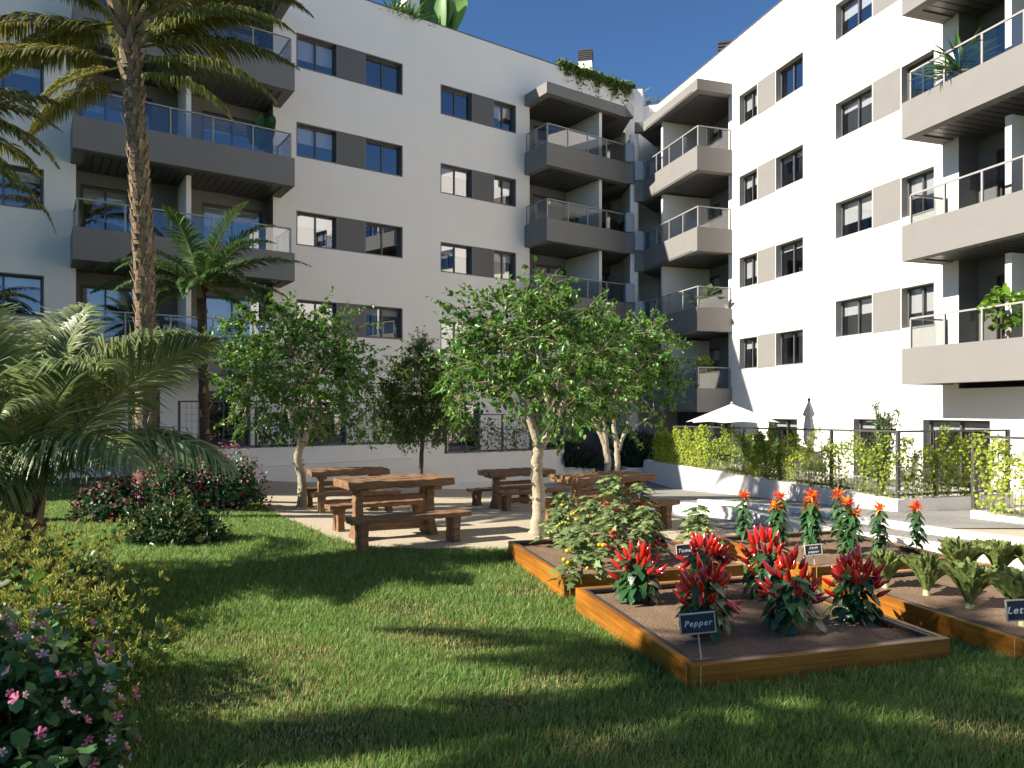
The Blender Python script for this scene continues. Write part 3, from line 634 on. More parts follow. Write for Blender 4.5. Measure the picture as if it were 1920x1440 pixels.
# ================================================================ vegetable boxes
M_box = mat('stained_board', (.37, .135, .012), .42, .4, noise=[((1.2, 1.2, 26), (.14, .045, .009), .85, 6), (2.5, (.48, .21, .02), .4, 3), ((2, 2, 90), (.16, .055, .010), .55, 6)], bump=((3, 3, 60), .003), coat=.15)
M_rim = mat('black_liner', (.045, .045, .05), .5, .4)
M_seam = mat('board_end', (.55, .33, .10), .6, .3)
HB = .205
def planter_box(c0, c1, c2, label, seam=False):
    """c0: near-left corner, c1: along the front, c2: along the side (all outer, ground)"""
    c0 = Vector(c0); e1 = Vector(c1)-c0; e2 = Vector(c2)-c0; w1, w2 = e1.length, e2.length; a = math.atan2(e1.y, e1.x)
    t = local('planter_box', (c0.x, c0.y, min(0, gz(c0.x, c0.y))), label, 'raised bed', 'wooden raised vegetable beds', a)
    th = .05
    for (x0, x1, y0, y1) in ((0, w1, 0, th), (0, w1, w2-th, w2), (0, th, th, w2-th), (w1-th, w1, th, w2-th)):
        mb = MB()
        for z0, z1 in (((0, HB*.36), (HB*.36+.004, HB)) if seam else ((-.02, HB),)): mb.box(((x0+x1)/2, (y0+y1)/2, (z0+z1)/2), (x1-x0, y1-y0, z1-z0))
        mb.build('board', M_box, t, bevel=.004)
    mb = MB(); g = .0; s = .035
    for (x0, x1, y0, y1) in ((th, w1-th, th, th+s), (th, w1-th, w2-th-s, w2-th), (th, th+s, th+s, w2-th-s), (w1-th-s, w1-th, th+s, w2-th-s)):
        mb.box(((x0+x1)/2, (y0+y1)/2, HB-.015), (x1-x0, y1-y0, .02))
    mb.build('liner', M_rim, t)
    mb = MB()
    mb.box((.062, -.002, HB/2), (.006, .004, HB*.96)); mb.box((-.002, .05, HB/2), (.004, .006, HB*.96)); mb.build('corner_trim', M_seam, t)
    n = 26; xs_ = np.linspace(th+.01, w1-th-.01, n); X, Y = np.meshgrid(xs_, np.linspace(th+.01, w2-th-.01, n), indexing='ij')
    Z = HB-.045+.010*np.sin(X*7.3+c0.x)*np.cos(Y*8.1)+rng.normal(0, .003, X.shape)
    V = np.stack([X, Y, Z], -1).reshape(-1, 3); i, j = np.meshgrid(np.arange(n-1), np.arange(n-1), indexing='ij'); k = (i*n+j).ravel()
    npmesh('soil', V, [np.stack([k, k+n, k+n+1, k+1], -1)], mat('box_soil', (.20, .135, .09), .95, .1, noise=[(5, (.27, .185, .125), .6, 6), (60, (.13, .085, .055), .7, 8)], bump=(55, .012)), t, smooth=True)
    return t
planter_box((1.043, 4.15), (2.87, 4.66), (.53, 5.98), 'wooden raised bed in front, planted with red peppers')
planter_box((.46, 6.35), (2.235, 6.86), (-.03, 8.11), 'wooden raised bed with the tomato plants, behind the pepper bed', True)
planter_box((2.84, 6.76), (4.52, 7.22), (2.38, 8.42), 'wooden raised bed with spiky orange flowers, behind the lettuces')
planter_box((3.305, 4.61), (5.13, 5.13), (2.81, 6.42), 'wooden raised bed with the lettuces, cut off by the right edge')
SOIL = HB-.04
def onbox(px, py, z=SOIL): Y = F*(CAMZ-z)/(py-HY); return ((px-CX)/F*Y, Y)
# chalkboard markers
M_chalk = mat('chalkboard', (.022, .024, .034), .55, .4, noise=(30, (.05, .05, .065), .5, 5)); M_sfr = mat('sign_frame', (.48, .45, .38), .6, .3); M_ink = mat('chalk', (.72, .72, .72), .9, .1)
def sign(px, py_base, w_, h_, zc, lines, label, lean, size, rz):
    x, y = onbox(px, py_base)
    t = local('plant_marker', (x, y, SOIL), label, 'plant sign', 'chalkboard plant signs', R(rz))
    mb = MB(); mb.bar((0, 0, -.03), (-lean, 0, zc-.0), .009, .006); mb.build('stick', M_sfr, t)
    T = Matrix.Translation((-lean, -.008, zc)) @ Matrix.Rotation(R(-5), 4, 'Y')
    def tr(mb): mb.v = [tuple(T@Vector(v)) for v in mb.v]; return mb
    mb = MB(); mb.box((0,0,0), (w_-.01, .008, h_-.01)); b = tr(mb).build('board', M_chalk, t)
    mb = MB(); f = .007
    for q, s in (((0,-.002,h_/2), (w_+f,.014,f)), ((0,-.002,-h_/2), (w_+f,.014,f)), ((-w_/2,-.002,0), (f,.0145,h_-f)), ((w_/2,-.002,0), (f,.0145,h_-f))): mb.box(q, s)
    tr(mb).build('frame', M_sfr, t)
    for k, tx in enumerate(lines):
        cu = bpy.data.curves.new('chalk_lettering', 'FONT'); cu.body = tx; cu.size = size; cu.shear = .28; cu.align_x = 'CENTER'; cu.align_y = 'CENTER'; cu.space_character = 1.18; cu.extrude = .0006; cu.offset = .0006
        to = bpy.data.objects.new('tmp', cu); COL.objects.link(to); dg = bpy.context.evaluated_depsgraph_get(); dg.update()
        me = bpy.data.meshes.new_from_object(to.evaluated_get(dg)); COL.objects.unlink(to); bpy.data.objects.remove(to)
        me.name = 'chalk_lettering'; me.transform(T @ Matrix.Translation((0, -.0055, (len(lines)-1)*.5*size*1.15-k*size*1.15)) @ Matrix.Rotation(R(90), 4, 'X')); me.materials.clear(); me.materials.append(M_ink)
        lo = bpy.data.objects.new('chalk_lettering', me); COL.objects.link(lo); lo.parent = b
    return t
sign(1316, 1236, .215, .122, .225, ['Pepper'], 'small chalkboard sign reading Pepper in the front raised bed', .03, .052, 2)
sign(1291, 1062, .205, .118, .16, ['Tomato'], 'small chalkboard sign half hidden behind the peppers, in the tomato bed', .02, .05, 4)
sign(1528, 1060, .165, .098, .155, ['Chilli', 'pepper'], 'small chalkboard sign with two lines of writing in the orange flower bed', .02, .032, 0)
sign(1930, 1204, .235, .135, .215, ['Lettuce'], 'small chalkboard sign beginning with Let at the right edge, before the lettuces', .03, .066, -6)
# ================================================================ parasols on the right terrace
M_cloth = mat('parasol_cloth', (.74, .71, .65), .9, .1, trans=.25); M_pole = mat('parasol_pole', (.45, .40, .33), .5, .4)
def at_px(px, py, Y): return Vector(((px-CX)/F*Y, Y, CAMZ+(HY-py)/F*Y))
p = at_px(1372, 757, 22.5); t = thing('parasol', (p.x, p.y, -.22), 'open cream parasol on the terrace behind the vine fence', 'parasol')
mb = MB(); N = 8; s0 = math.radians(20); apex = (p.x, p.y, p.z); rim = []
for k in range(N): a = s0+2*math.pi*k/N; rim.append((p.x+1.42*math.cos(a), p.y+1.42*math.sin(a), p.z-.58))
vs = [apex]+rim+[(q[0]*.5+rim[(k+1)%N][0]*.5-(q[0]*.5+rim[(k+1)%N][0]*.5-p.x)*.05, q[1]*.5+rim[(k+1)%N][1]*.5-(q[1]*.5+rim[(k+1)%N][1]*.5-p.y)*.05, p.z-.54) for k, q in enumerate(rim)]
mb.add(vs, [(0, 1+k, 1+N+k) for k in range(N)]+[(0, 1+N+k, 1+(k+1) % N) for k in range(N)]); c = mb.build('canopy', M_cloth, t)
c.modifiers.new('thick', 'SOLIDIFY').thickness = .008
mb = MB(); mb.tube([(p.x,p.y,-.22), (p.x,p.y,p.z+.03)], .022, 8); mb.build('pole', M_pole, t)
mb = MB(); mb.lathe((p.x,p.y,p.z), [(.035,0),(.045,.03),(.0,.08)], 10); mb.build('finial', M_pole, t)
mb = MB()
for q in rim: mb.bar((p.x,p.y,p.z-.015), (q[0],q[1],q[2]-.012), .014)
mb.build('ribs', M_pole, t)
mb = MB(); mb.lathe((p.x,p.y,-.22), [(.25,0),(.25,.05),(.06,.08)], 14); mb.build('base', M_fence, t)
p = at_px(1517, 752, 18.2); t = thing('parasol', (p.x, p.y, -.22), 'folded cream parasol standing upright on the terrace before the white facade', 'parasol')
mb = MB(); pr = [(.02, 0), (.05, -.10), (.10, -.26), (.125, -.36), (.075, -.40), (.10, -.62), (.12, -.95), (.085, -1.12), (.03, -1.18)]; o0 = len(mb.v); S = 20
for (r_, z) in pr:
    for k in range(S): a = 2*math.pi*k/S; q = r_*(1+.28*math.cos(a*7+z*2)); mb.v.append((p.x+q*math.cos(a), p.y+q*math.sin(a), p.z+z))
for i in range(len(pr)-1):
    for k in range(S): mb.f.append((i*S+k, i*S+(k+1) % S, (i+1)*S+(k+1) % S, (i+1)*S+k)); mb.m.append(0)
mb.build('canopy', M_cloth, t, smooth=True)
mb = MB(); mb.tube([(p.x,p.y,-.22), (p.x,p.y,p.z+.02)], .02, 8); mb.build('pole', M_pole, t)
mb = MB(); mb.lathe((p.x,p.y,p.z+.0), [(.03,0),(.045,.03),(.04,.06),(0,.09)], 10); mb.build('finial', M_fence, t)
mb = MB(); mb.lathe((p.x,p.y,-.22), [(.25,0),(.25,.05),(.06,.08)], 14); mb.build('base', M_fence, t)
# ================================================================ leaves, palms, trees, shrubs
def unit(a): return a/np.maximum(np.linalg.norm(a, axis=-1, keepdims=True), 1e-9)
T_LEAF = (np.array([(0,0,0),(.3,-.42,.07),(.72,-.32,.05),(1,0,-.06),(.72,.32,.05),(.3,.42,.07)]), np.array([(0,1,2,3),(0,3,4,5)]))
T_NARROW = (np.array([(0,0,0),(.3,-.5,.05),(.7,-.36,0),(1,0,-.16),(.7,.36,0),(.3,.5,.05)]), np.array([(0,1,2,3),(0,3,4,5)]))
T_IVY = (np.array([(0,0,0),(.05,-.42,.03),(.42,-.30,.04),(.45,-.62,0),(.66,-.24,.03),(1,0,-.08),(.66,.24,.03),(.45,.62,0),(.42,.30,.04),(.05,.42,.03)]), np.array([(0,1,2,9),(2,3,4,9),(9,4,5,6),(9,6,7,8)]))
def _big(n=7, wfun=None, droop=.35, fold=.16):      # a larger leaf: midrib and two halves, curved
    P = []; Fq = []
    for i in range(n+1):
        t = i/n; w_ = (wfun(t) if wfun else math.sin(math.pi*min(1, t*.92+.08)**.85)*.30); z = -droop*t*t; x = t*(1-.15*droop*t)
        P += [(x, -w_, z+fold*w_), (x, 0, z), (x, w_, z+fold*w_)]
    for i in range(n): a = i*3; Fq += [(a, a+3, a+4, a+1), (a+1, a+4, a+5, a+2)]
    return np.array(P), np.array(Fq)
T_BIG = _big(); T_BAN = _big(9, lambda t: .17*math.sin(math.pi*min(1, .06+t*.94))**.5 if t > .22 else .012, .55, .25)
def leaves(name, pos, dirs, L, m, parent=None, tmpl=T_LEAF, width=1.0, up=None, jit=.5, rg=rng, mi=None, build=True):
    pos = np.asarray(pos, float); n = len(pos); d = unit(np.asarray(dirs, float)); L = np.broadcast_to(np.asarray(L, float), (n,))
    u = np.tile([0, 0, 1.], (n, 1)) if up is None else np.asarray(up, float); u = u+rg.normal(0, jit, (n, 3))
    s = unit(np.cross(u, d)); nn = np.cross(d, s); T, Fq = tmpl; k = len(T)
    V = pos[:, None]+L[:, None, None]*(T[None, :, 0:1]*d[:, None]+T[None, :, 1:2]*width*s[:, None]+T[None, :, 2:3]*nn[:, None])
    FF = (Fq[None]+(np.arange(n)*k)[:, None, None]).reshape(-1, Fq.shape[1]); V = V.reshape(-1, 3)
    return npmesh(name, V, [FF], m, parent, smooth=False) if build else (V, FF)
def merge(lst):
    V = []; Fq = []; o = 0
    for v, f in lst: V.append(v); Fq.append(f+o); o += len(v)
    return np.concatenate(V), np.concatenate(Fq)
def rdirs(n, rg=rng): return unit(rg.normal(size=(n, 3)))
# ---------------- palms
def frond(az, el, L, droop, leafL, n, rg, base=(0, 0, 0), vang=.5, hang=.5, twist=0, wleaf=.022, curl=0):
    """rachis points + leaflets both sides; returns (rachis pts, V, F, tri)"""
    az = R(az); el = R(el); pts = []; p = np.array(base, float); N = 26; seg = L/N; e = el; a = az
    for i in range(N+1):
        pts.append(p.copy()); d = np.array([math.cos(e)*math.cos(a), math.cos(e)*math.sin(a), math.sin(e)]); p = p+d*seg
        e -= R(droop)/N*(1.5*i/N+.25); a += R(curl)/N
    pts = np.array(pts)
    t = np.linspace(.12, 1, n); idx = t*N; i0 = np.minimum(idx.astype(int), N-1); fr = (idx-i0)[:, None]
    P = pts[i0]*(1-fr)+pts[i0+1]*fr; D = unit(pts[i0+1]-pts[i0])
    up = np.tile([0, 0, 1.], (n, 1)); S = unit(np.cross(D, up)+1e-6); Uo = np.cross(S, D)
    if twist: c, s = math.cos(twist), math.sin(twist); S, Uo = S*c+Uo*s, Uo*c-S*s
    VV = []; QF = []; off = 0
    for side in (-1, 1):
        ln = leafL*(np.sin(np.pi*np.clip(t*.86+.12, 0, 1))**.6)*(.55+.45*np.sin(np.pi*np.clip(t, .05, .98)**.7))*rg.uniform(.85, 1.1, n)
        fw = .45+.75*t+rg.normal(0, .09, n)
        d0 = unit(D*fw[:, None]+S*side+Uo*(vang+rg.normal(0, .13, n))[:, None])
        d1 = unit(d0+np.array([0, 0, -1])*(hang*.55+rg.normal(0, .07, n))[:, None]); d2 = unit(d1+np.array([0, 0, -1])*(hang*1.1+rg.normal(0, .12, n))[:, None])
        q0 = P; q1 = q0+d0*(ln*.35)[:, None]; q2 = q1+d1*(ln*.35)[:, None]; q3 = q2+d2*(ln*.3)[:, None]
        wv = unit(np.cross(d0, Uo)+rg.normal(0, .25, (n, 3)))*wleaf
        V = np.stack([q0-wv*.4, q0+wv*.4, q1-wv, q1+wv, q2-wv*.75, q2+wv*.75, q3-wv*.08, q3+wv*.08], 1).reshape(-1, 3)
        b = (np.arange(n)*8)[:, None]+off; QF += [np.concatenate([b+np.array([[0,1,3,2]]), b+np.array([[2,3,5,4]]), b+np.array([[4,5,7,6]])])]; off += n*8; VV.append(V)
    return pts, np.concatenate(VV), np.concatenate(QF)
def build_frond(parent, base, az, el, L, droop, leafL, n, mats, rg, rr=.028, **k):
    pts, V, Fq = frond(az, el, L, droop, leafL, n, rg, base, **k)
    mb = MB(); N = len(pts); mb.tube([tuple(p) for p in pts], [rr*(1-.88*i/(N-1)) for i in range(N)], 5)
    rv = np.array(mb.v[:]); quads = np.array([f for f in mb.f if len(f) == 4]); V2 = np.concatenate([V, rv]); F2 = np.concatenate([Fq, quads+len(V)])
    mi = np.concatenate([np.zeros(len(Fq)), np.ones(len(quads))])
    return npmesh('frond', V2, [F2], mats, parent, mi=mi)
M_pl1 = mat('palm_leaflet', (.15, .175, .035), .5, .5, isl=.35, trans=.28, noise=(.9, (.21, .17, .045), .55, 3))
M_pl2 = mat('palm_leaflet_green', (.06, .12, .03), .42, .5, isl=.3, trans=.2)
M_pl3 = mat('palm_leaflet_pale', (.15, .21, .085), .50, .5, isl=.28, trans=.25, noise=(1.4, (.26, .25, .06), .35, 3))
M_rach = mat('palm_rachis', (.20, .19, .06), .5, .3); M_boot = mat('palm_boot', (.30, .225, .14), .85, .15, isl=.3, noise=((20, 20, 5), (.15, .10, .06), .7, 5), bump=((60, 60, 8), .01))
M_trunk = mat('palm_trunk', (.25, .185, .125), .9, .1, noise=[((9, 9, 30), (.12, .085, .055), .8, 6)], bump=((14, 14, 40), .03))
M_trunk2 = mat('palm_trunk_dark', (.10, .065, .048), .9, .1, noise=[((6, 6, 45), (.05, .03, .022), .8, 5)], bump=((8, 8, 50), .02))
def palm(name, base, top, label, r0, r1, fronds, mats, seed, trunk_m, boots=0, boot_size=.17, bend=(0, 0), wleaf=.022, group=None, leafn=80, ringed=False):
    rg = np.random.default_rng(seed); rr = random.Random(seed)
    t = thing(name, base, label, 'palm tree', group); b = Vector(base); e = Vector(top); N = 40; pts = []; rad = []
    for i in range(N+1):
        f = i/N; p = b.lerp(e, f)+Vector((bend[0], bend[1], 0))*math.sin(math.pi*f); pts.append(p)
        r = r0+(r1-r0)*f; rad.append(r*(1+.35*math.exp(-f*14)+(.03*rr.uniform(-1, 1)))*(1.0+(.05 if ringed and i % 2 else 0)))
    pts[0] = pts[0]+Vector((0, 0, -.15))
    mb = MB(); mb.tube(pts, rad, 20)
    if boots:
        for k in range(boots):
            f = (k+.5)/boots; f = f**.85; a = k*2.399+rr.uniform(-.2, .2); i = min(N-1, int(f*N)); p = pts[i].lerp(pts[i+1], f*N-i); r = rad[i]
            o = Vector((math.cos(a), math.sin(a), 0)); s = Vector((-math.sin(a), math.cos(a), 0)); g = 1+1.1*max(0, f-.86)/.14; h = boot_size*g*rr.uniform(.6, 1.35); w_ = .055*rr.uniform(.5, 1.2)*g; lean = rr.uniform(.10, .40)+.35*max(0, f-.86)/.14
            c = p+o*(r*.90); tip = p+o*(r+h*lean)+Vector((0, 0, h))+s*rr.uniform(-.02, .02)
            mb.hexa([c-s*w_-o*.02, c+s*w_-o*.02, c+s*w_+o*.025, c-s*w_+o*.025, tip-s*w_*.45-o*.006, tip+s*w_*.3-o*.006, tip+s*w_*.3+o*.006, tip-s*w_*.45+o*.006], 1)
    mb.build('trunk', [trunk_m, M_boot], t)
    for (az, el, L, droop, lf, *o) in fronds:
        kw = o[0] if o else {}
        a = R(az); m_ = kw.pop('mats', mats)
        bp = (e.x+math.cos(a)*r1*.6, e.y+math.sin(a)*r1*.6, e.z-.1+kw.pop('dz', 0)); build_frond(t, bp, az, el, L, droop, lf, int(leafn*min(1.25, L/3)), m_, rg, rr=.014*L**.5+.006, wleaf=wleaf, **kw)
    return t
def rand_fronds(n, L, seed, el=(70, -25), lf=.5, droop=(55, 85), **k):
    rr = random.Random(seed); out = []
    for i in range(n):
        f = i/(n-1); out.append((i*137.5+rr.uniform(-12, 12), el[0]+(el[1]-el[0])*f+rr.uniform(-6, 6), L*rr.uniform(.85, 1.1), droop[0]+(droop[1]-droop[0])*f*.6+rr.uniform(-8, 8), lf, dict(k)))
    return out
# tall palm in front of the left wing
Pb = (-7.15, 13.9, gz(-7.15, 13.9)); Pt = (-7.52, 13.9, 9.35)
ff = rand_fronds(13, 3.4, 3, el=(84, 30), lf=.52, droop=(50, 85), hang=.75, vang=.25)
ff += [(-8, 20, 3.6, 68, .6, dict(hang=1.1, vang=.1, dz=-.3)), (-12, 24, 3.1, 62, .58, dict(hang=1.2, vang=.1, dz=-.55)), (-5, 6, 3.2, 66, .6, dict(hang=1.25, vang=0, dz=-.8)), (-14, -4, 2.6, 62, .55, dict(hang=1.3, vang=0, dz=-1.05)), (8, 38, 3.8, 88, .6, dict(hang=.9, vang=.2, dz=-.1)), (4, 12, 3.3, 50, .6, dict(hang=1.1, vang=.1, dz=-.5)), (176, 20, 3.9, 66, .66, dict(hang=1.2, vang=.05, dz=-.3)), (186, 36, 4.0, 85, .66, dict(hang=1.1)), (180, 14, 3.4, 55, .62, dict(hang=1.3, vang=0, dz=-.75)), (172, -8, 2.4, 55, .5, dict(hang=1.2, vang=0, dz=-1.1)),
       (168, 5, 3.3, 60, .6, dict(hang=1.3, vang=0)), (215, -25, 1.9, 45, .45, dict(hang=1.0, dz=-.9)), (120, 30, 3.1, 80, .5, dict(hang=.9))]
palm('palm_tree', Pb, Pt, 'tall palm with shaggy pale trunk and drooping olive fronds, in front of the left wing', .185, .165, ff, [M_pl1, M_rach], 21, M_trunk, boots=330, boot_size=.16, bend=(.14, 0), wleaf=.0155, leafn=175)
# middle palm
Pb = (-7.3, 17.0, gz(-7.3, 17)); Pt = (-7.42, 17.0, 4.75)
ff = [(2, 32, 2.7, 62, .46, dict(hang=.7, vang=.2)), (-4, 5, 2.2, 42, .42, dict(hang=.9)), (178, 12, 2.7, 45, .5, dict(hang=1.0)), (170, 48, 2.2, 75, .48, dict(hang=.6)), (10, 62, 2.3, 55, .48, dict(hang=.5)), (-100, 70, 2.1, 60, .5, dict(hang=.5)),
      (150, 66, 2.2, 55, .48, dict(hang=.5)), (-60, 35, 2.1, 80, .46, dict(hang=.7)), (-130, 30, 2.0, 80, .46, dict(hang=.8)), (60, 45, 2.1, 60, .46, dict()), (100, 30, 2.1, 60, .46, dict()), (200, -8, 1.7, 40, .4, dict(hang=1.1)), (-20, -18, 1.5, 40, .4, dict(hang=1.1)), (30, 5, 1.8, 50, .42, dict()), (-80, 8, 1.6, 80, .42, dict(hang=.9)), (-15, 50, 2.3, 75, .48, dict(hang=.7)), (190, 30, 2.4, 65, .48, dict(hang=.8)), (-40, 20, 2.0, 70, .46, dict(hang=.9)), (-140, 10, 2.0, 65, .46, dict(hang=.9)), (-5, 75, 2.3, 40, .48, dict(hang=.5)), (185, -20, 1.8, 45, .42, dict(hang=1.2)), (0, -25, 1.7, 40, .42, dict(hang=1.2))]
palm('palm_tree', Pb, Pt, 'mid-sized green palm with a dark ringed trunk, right of the tall palm', .115, .10, ff, [M_pl2, M_rach], 22, M_trunk2, boots=26, boot_size=.16, wleaf=.016, leafn=130, ringed=True)
# foreground palm with pale arching fronds
Pb = (-4.75, 6.9, 0); Pt = (-4.75, 6.9, 1.02)
D3 = dict
ff = [(12, 56, 2.3, 44, .78, D3(hang=.45, vang=.30, twist=.5)), (-8, 34, 2.3, 84, .80, D3(hang=1.1, vang=.1)), (-30, 42, 2.0, 95, .78, D3(hang=1.1, vang=.1)), (8, 70, 2.3, 74, .78, D3(hang=.7)), (95, 74, 2.3, 40, .75, D3(hang=.5)), (170, 84, 2.1, 30, .75, D3(hang=.4)), (-100, 80, 1.9, 35, .72, D3(hang=.45)), (25, 38, 1.8, 80, .75, D3(hang=1.1)),
      (150, 72, 2.3, 45, .6, D3(hang=.5)), (-95, 66, 2.0, 60, .58, D3(hang=.55)), (-60, 52, 2.0, 85, .56, D3(hang=.8)), (-150, 55, 2.1, 80, .56, D3(hang=.8)), (180, 40, 2.1, 80, .56, D3(hang=.9)), (120, 45, 2.1, 60, .58, D3()), (60, 60, 2.2, 55, .58, D3(hang=.5)),
      (-80, 25, 1.7, 80, .55, D3(hang=1.0)), (210, 15, 1.8, 60, .5, D3(hang=1.0)), (-120, 12, 1.6, 60, .5, D3(hang=1.1)), (70, 82, 1.9, 30, .55, D3(hang=.4)), (-80, 12, 1.4, 60, .7, D3(hang=1.2)), (-85, 0, 1.3, 50, .65, D3(hang=1.3)), (-88, 34, 1.7, 85, .75, D3(hang=1.1)), (-120, 35, 1.8, 85, .7, D3(hang=1.0)), (-35, 62, 2.1, 80, .78, D3(hang=.8)), (-110, 60, 2.2, 60, .8, D3(hang=.6)), (195, 70, 2.4, 55, .78, D3(hang=.6))]
palm('palm_tree', Pb, Pt, 'low bushy palm with pale green arching fronds, filling the left edge in the foreground', .17, .15, ff, [M_pl3, M_rach], 23, M_trunk2, boots=40, boot_size=.2, wleaf=.0135, leafn=185)
M_pl4 = mat('palm_leaflet_yellow', (.20, .17, .03), .42, .5, isl=.35, trans=.25, noise=(1.2, (.12, .13, .03), .6, 3)); MY = [M_pl4, M_rach]
# palms rooted outside the frame on the left (their fronds and shadows reach into it)
ff = rand_fronds(20, 2.9, 8, el=(80, -20), lf=.52, droop=(60, 90), hang=.9, vang=.2)+[(-8, 24, 2.9, 78, .5, D3(hang=1.1, mats=MY)), (-2, 12, 2.9, 75, .5, D3(hang=1.2, mats=MY)), (4, -2, 2.2, 60, .5, D3(hang=1.2)), (-25, 35, 2.6, 80, .5, D3(hang=.9)), (20, 30, 2.4, 70, .5, D3(hang=.8))]
palm('palm_tree', (-9.9, 10.2, 0), (-9.25, 10.3, 5.9), 'palm whose yellowing fronds reach in at the upper left edge of the photo', .20, .17, ff, [M_pl1, M_rach], 24, M_trunk, boots=120, boot_size=.18, wleaf=.02, leafn=100)
for k, (bx, by, tz, n, L, sd) in enumerate(((-7.2, 1.6, 5.8, 20, 2.2, 31), (-7.9, .2, 7.4, 22, 2.4, 32))):
    ff = rand_fronds(n, L, sd, el=(80, -25), lf=.5, droop=(60, 90), hang=.8, vang=.2)
    palm('palm_tree', (bx, by, 0), (bx+.1, by, tz), ('palm standing outside the photo to the left of the lawn, its fronds shading the grass', 'taller palm standing outside the photo near the camera, shading the front of the lawn')[k], .2, .17, ff, [M_pl1, M_rach], sd, M_trunk, boots=60, wleaf=.026, leafn=60)

# ---------------- broadleaf trees
M_bark = mat('pale_bark', (.36, .295, .205), .85, .15, noise=[((7, 7, 3), (.24, .20, .13), .8, 6), (30, (.50, .45, .34), .4, 4)], bump=(26, .012))
M_bark2 = mat('brown_bark', (.16, .105, .07), .9, .1, noise=[((20, 20, 6), (.08, .05, .035), .8, 6)], bump=((30, 30, 10), .012))
M_lf = mat('tree_leaf', (.075, .18, .022), .38, .5, isl=.6, trans=.33)
M_lf2 = mat('fine_leaf', (.085, .15, .03), .5, .4, isl=.45, trans=.35)
def bez(a, b, c, n): return [tuple((1-t)**2*np.array(a)+2*t*(1-t)*np.array(b)+t*t*np.array(c)) for t in [i/n for i in range(n+1)]]
def broadleaf(name, base, label, trunks, cen, rad, ntw, nleaf, L, m_leaf, m_bark, seed, lowcut=-.75, twlen=.42, width=.66, shape=None, droop=.35, cat='tree', stub=True):
    rg = np.random.default_rng(seed); rr = random.Random(seed)
    t = thing(name, base, label, cat); mb = MB(); nodes = []     # limb nodes: (pos, radius)
    cen = np.array(cen, float); rad = np.array(rad, float)
    for (path, r0, r1, limbs) in trunks:
        P = [np.array(p, float) for p in path]; n = 8*(len(P)-1); pts = []
        for i in range(n+1):
            f = i/n*(len(P)-1); k = min(int(f), len(P)-2); q = f-k; p0, p1, p2, p3 = P[max(k-1, 0)], P[k], P[k+1], P[min(k+2, len(P)-1)]
            pts.append(.5*((2*p1)+(p2-p0)*q+(2*p0-5*p1+4*p2-p3)*q*q+(3*p1-p0-3*p2+p3)*q**3)+rg.normal(0, .006, 3))
        rads = [(r0+(r1-r0)*i/n)*(1+.4*math.exp(-i*.8))*(1+rr.uniform(-.05, .05)) for i in range(n+1)]
        mb.tube(pts, rads, 12)
        if stub:
            for k in range(5):
                i = rr.randint(3, n-2); a = rr.uniform(0, 6.28); o = np.array([math.cos(a), math.sin(a), .4]); mb.tube([pts[i], pts[i]+o*rads[i]*1.5], [rads[i]*.5, rads[i]*.18], 6)
        tip = pts[-1]
        for j in range(limbs):
            a = 2*math.pi*(j+rr.random()*.6)/limbs; e = rr.uniform(.15, .9)
            tgt = cen+rad*np.array([math.cos(a)*(1-e*.45)*.62, math.sin(a)*(1-e*.45)*.62, -.25+e*.85])
            st = pts[-1-rr.randint(0, 4)]; mid = st*.5+tgt*.5+np.array([0, 0, .12+.18*rr.random()])+rg.normal(0, .07, 3)
            c = bez(st, mid, tgt, 10); rs = [r1*(.72-.58*i/10) for i in range(11)]
            c = [np.array(p)+(rg.normal(0, .012, 3) if 0 < i < 10 else 0) for i, p in enumerate(c)]; mb.tube(c, rs, 7)
            for i in range(2, 11): nodes.append((np.array(c[i]), rs[i]))
    NP = np.array([q[0] for q in nodes]); LP = []; LD = []; k = 0
    while k < ntw:
        v = unit(rg.normal(size=3)); rr_ = rg.uniform(.25, 1)**.5; bump_ = 1+.16*math.sin(v[0]*5+seed)*math.cos(v[1]*4)+.10*math.sin(v[2]*9+v[0]*7+seed*2); p = v*rr_*bump_
        if p[2] < lowcut: continue
        if shape: p = p*shape(p)
        elif p[2] < -.35 and (p[0]**2+p[1]**2)**.5 < .62: continue
        p = cen+rad*p; k += 1
        i = int(np.argmin(np.linalg.norm(NP-p, axis=1)*(1+.35*rg.random(len(NP)))+np.maximum(0, NP[:, 2]-p[2])*.5)); s = NP[i]; r = min(nodes[i][1]*.6, .016)
        mid = s*.5+p*.5+np.array([0, 0, .07])+rg.normal(0, .04, 3); c = bez(s, mid, p, 5); mb.tube(c, [r*(1-.75*q/5) for q in range(6)], 4, cap=False)
        c = np.array(c); ax = unit(p-s); nl = int(nleaf*rg.uniform(.6, 1.4))
        for _ in range(3):
            e = p+rg.normal(0, twlen*.45, 3)*np.array([1, 1, .7]); mb.tube([tuple(c[3]*.4+c[4]*.6), tuple((c[4]+e)/2+np.array([0,0,.03])), tuple(e)], [.0045, .003, .0015], 3, cap=False)
            q = rg.uniform(.15, 1.05, (nl//3, 1)); pos = c[4]*(1-q)+e*q; LP.append(pos+rg.normal(0, .018, pos.shape)); d = unit(e-c[4])
            LD.append(d*.5+rdirs(len(pos), rg)*.9+np.array([0, 0, -droop]))
    mb.build('trunk', m_bark, t, smooth=True)
    LP = np.concatenate(LP); LD = np.concatenate(LD); n = len(LP)
    leaves('crown', LP, LD, rg.uniform(.65, 1.2, n)*L, m_leaf, t, T_LEAF, width, jit=.55, rg=rg)
    return t
b = (.34, 9.66, gz(.34, 9.66)); Y = 9.66
def W3(px, py, Y, dy=0): return ((px-CX)/F*(Y+dy), Y+dy, CAMZ+(HY-py)/F*(Y+dy))
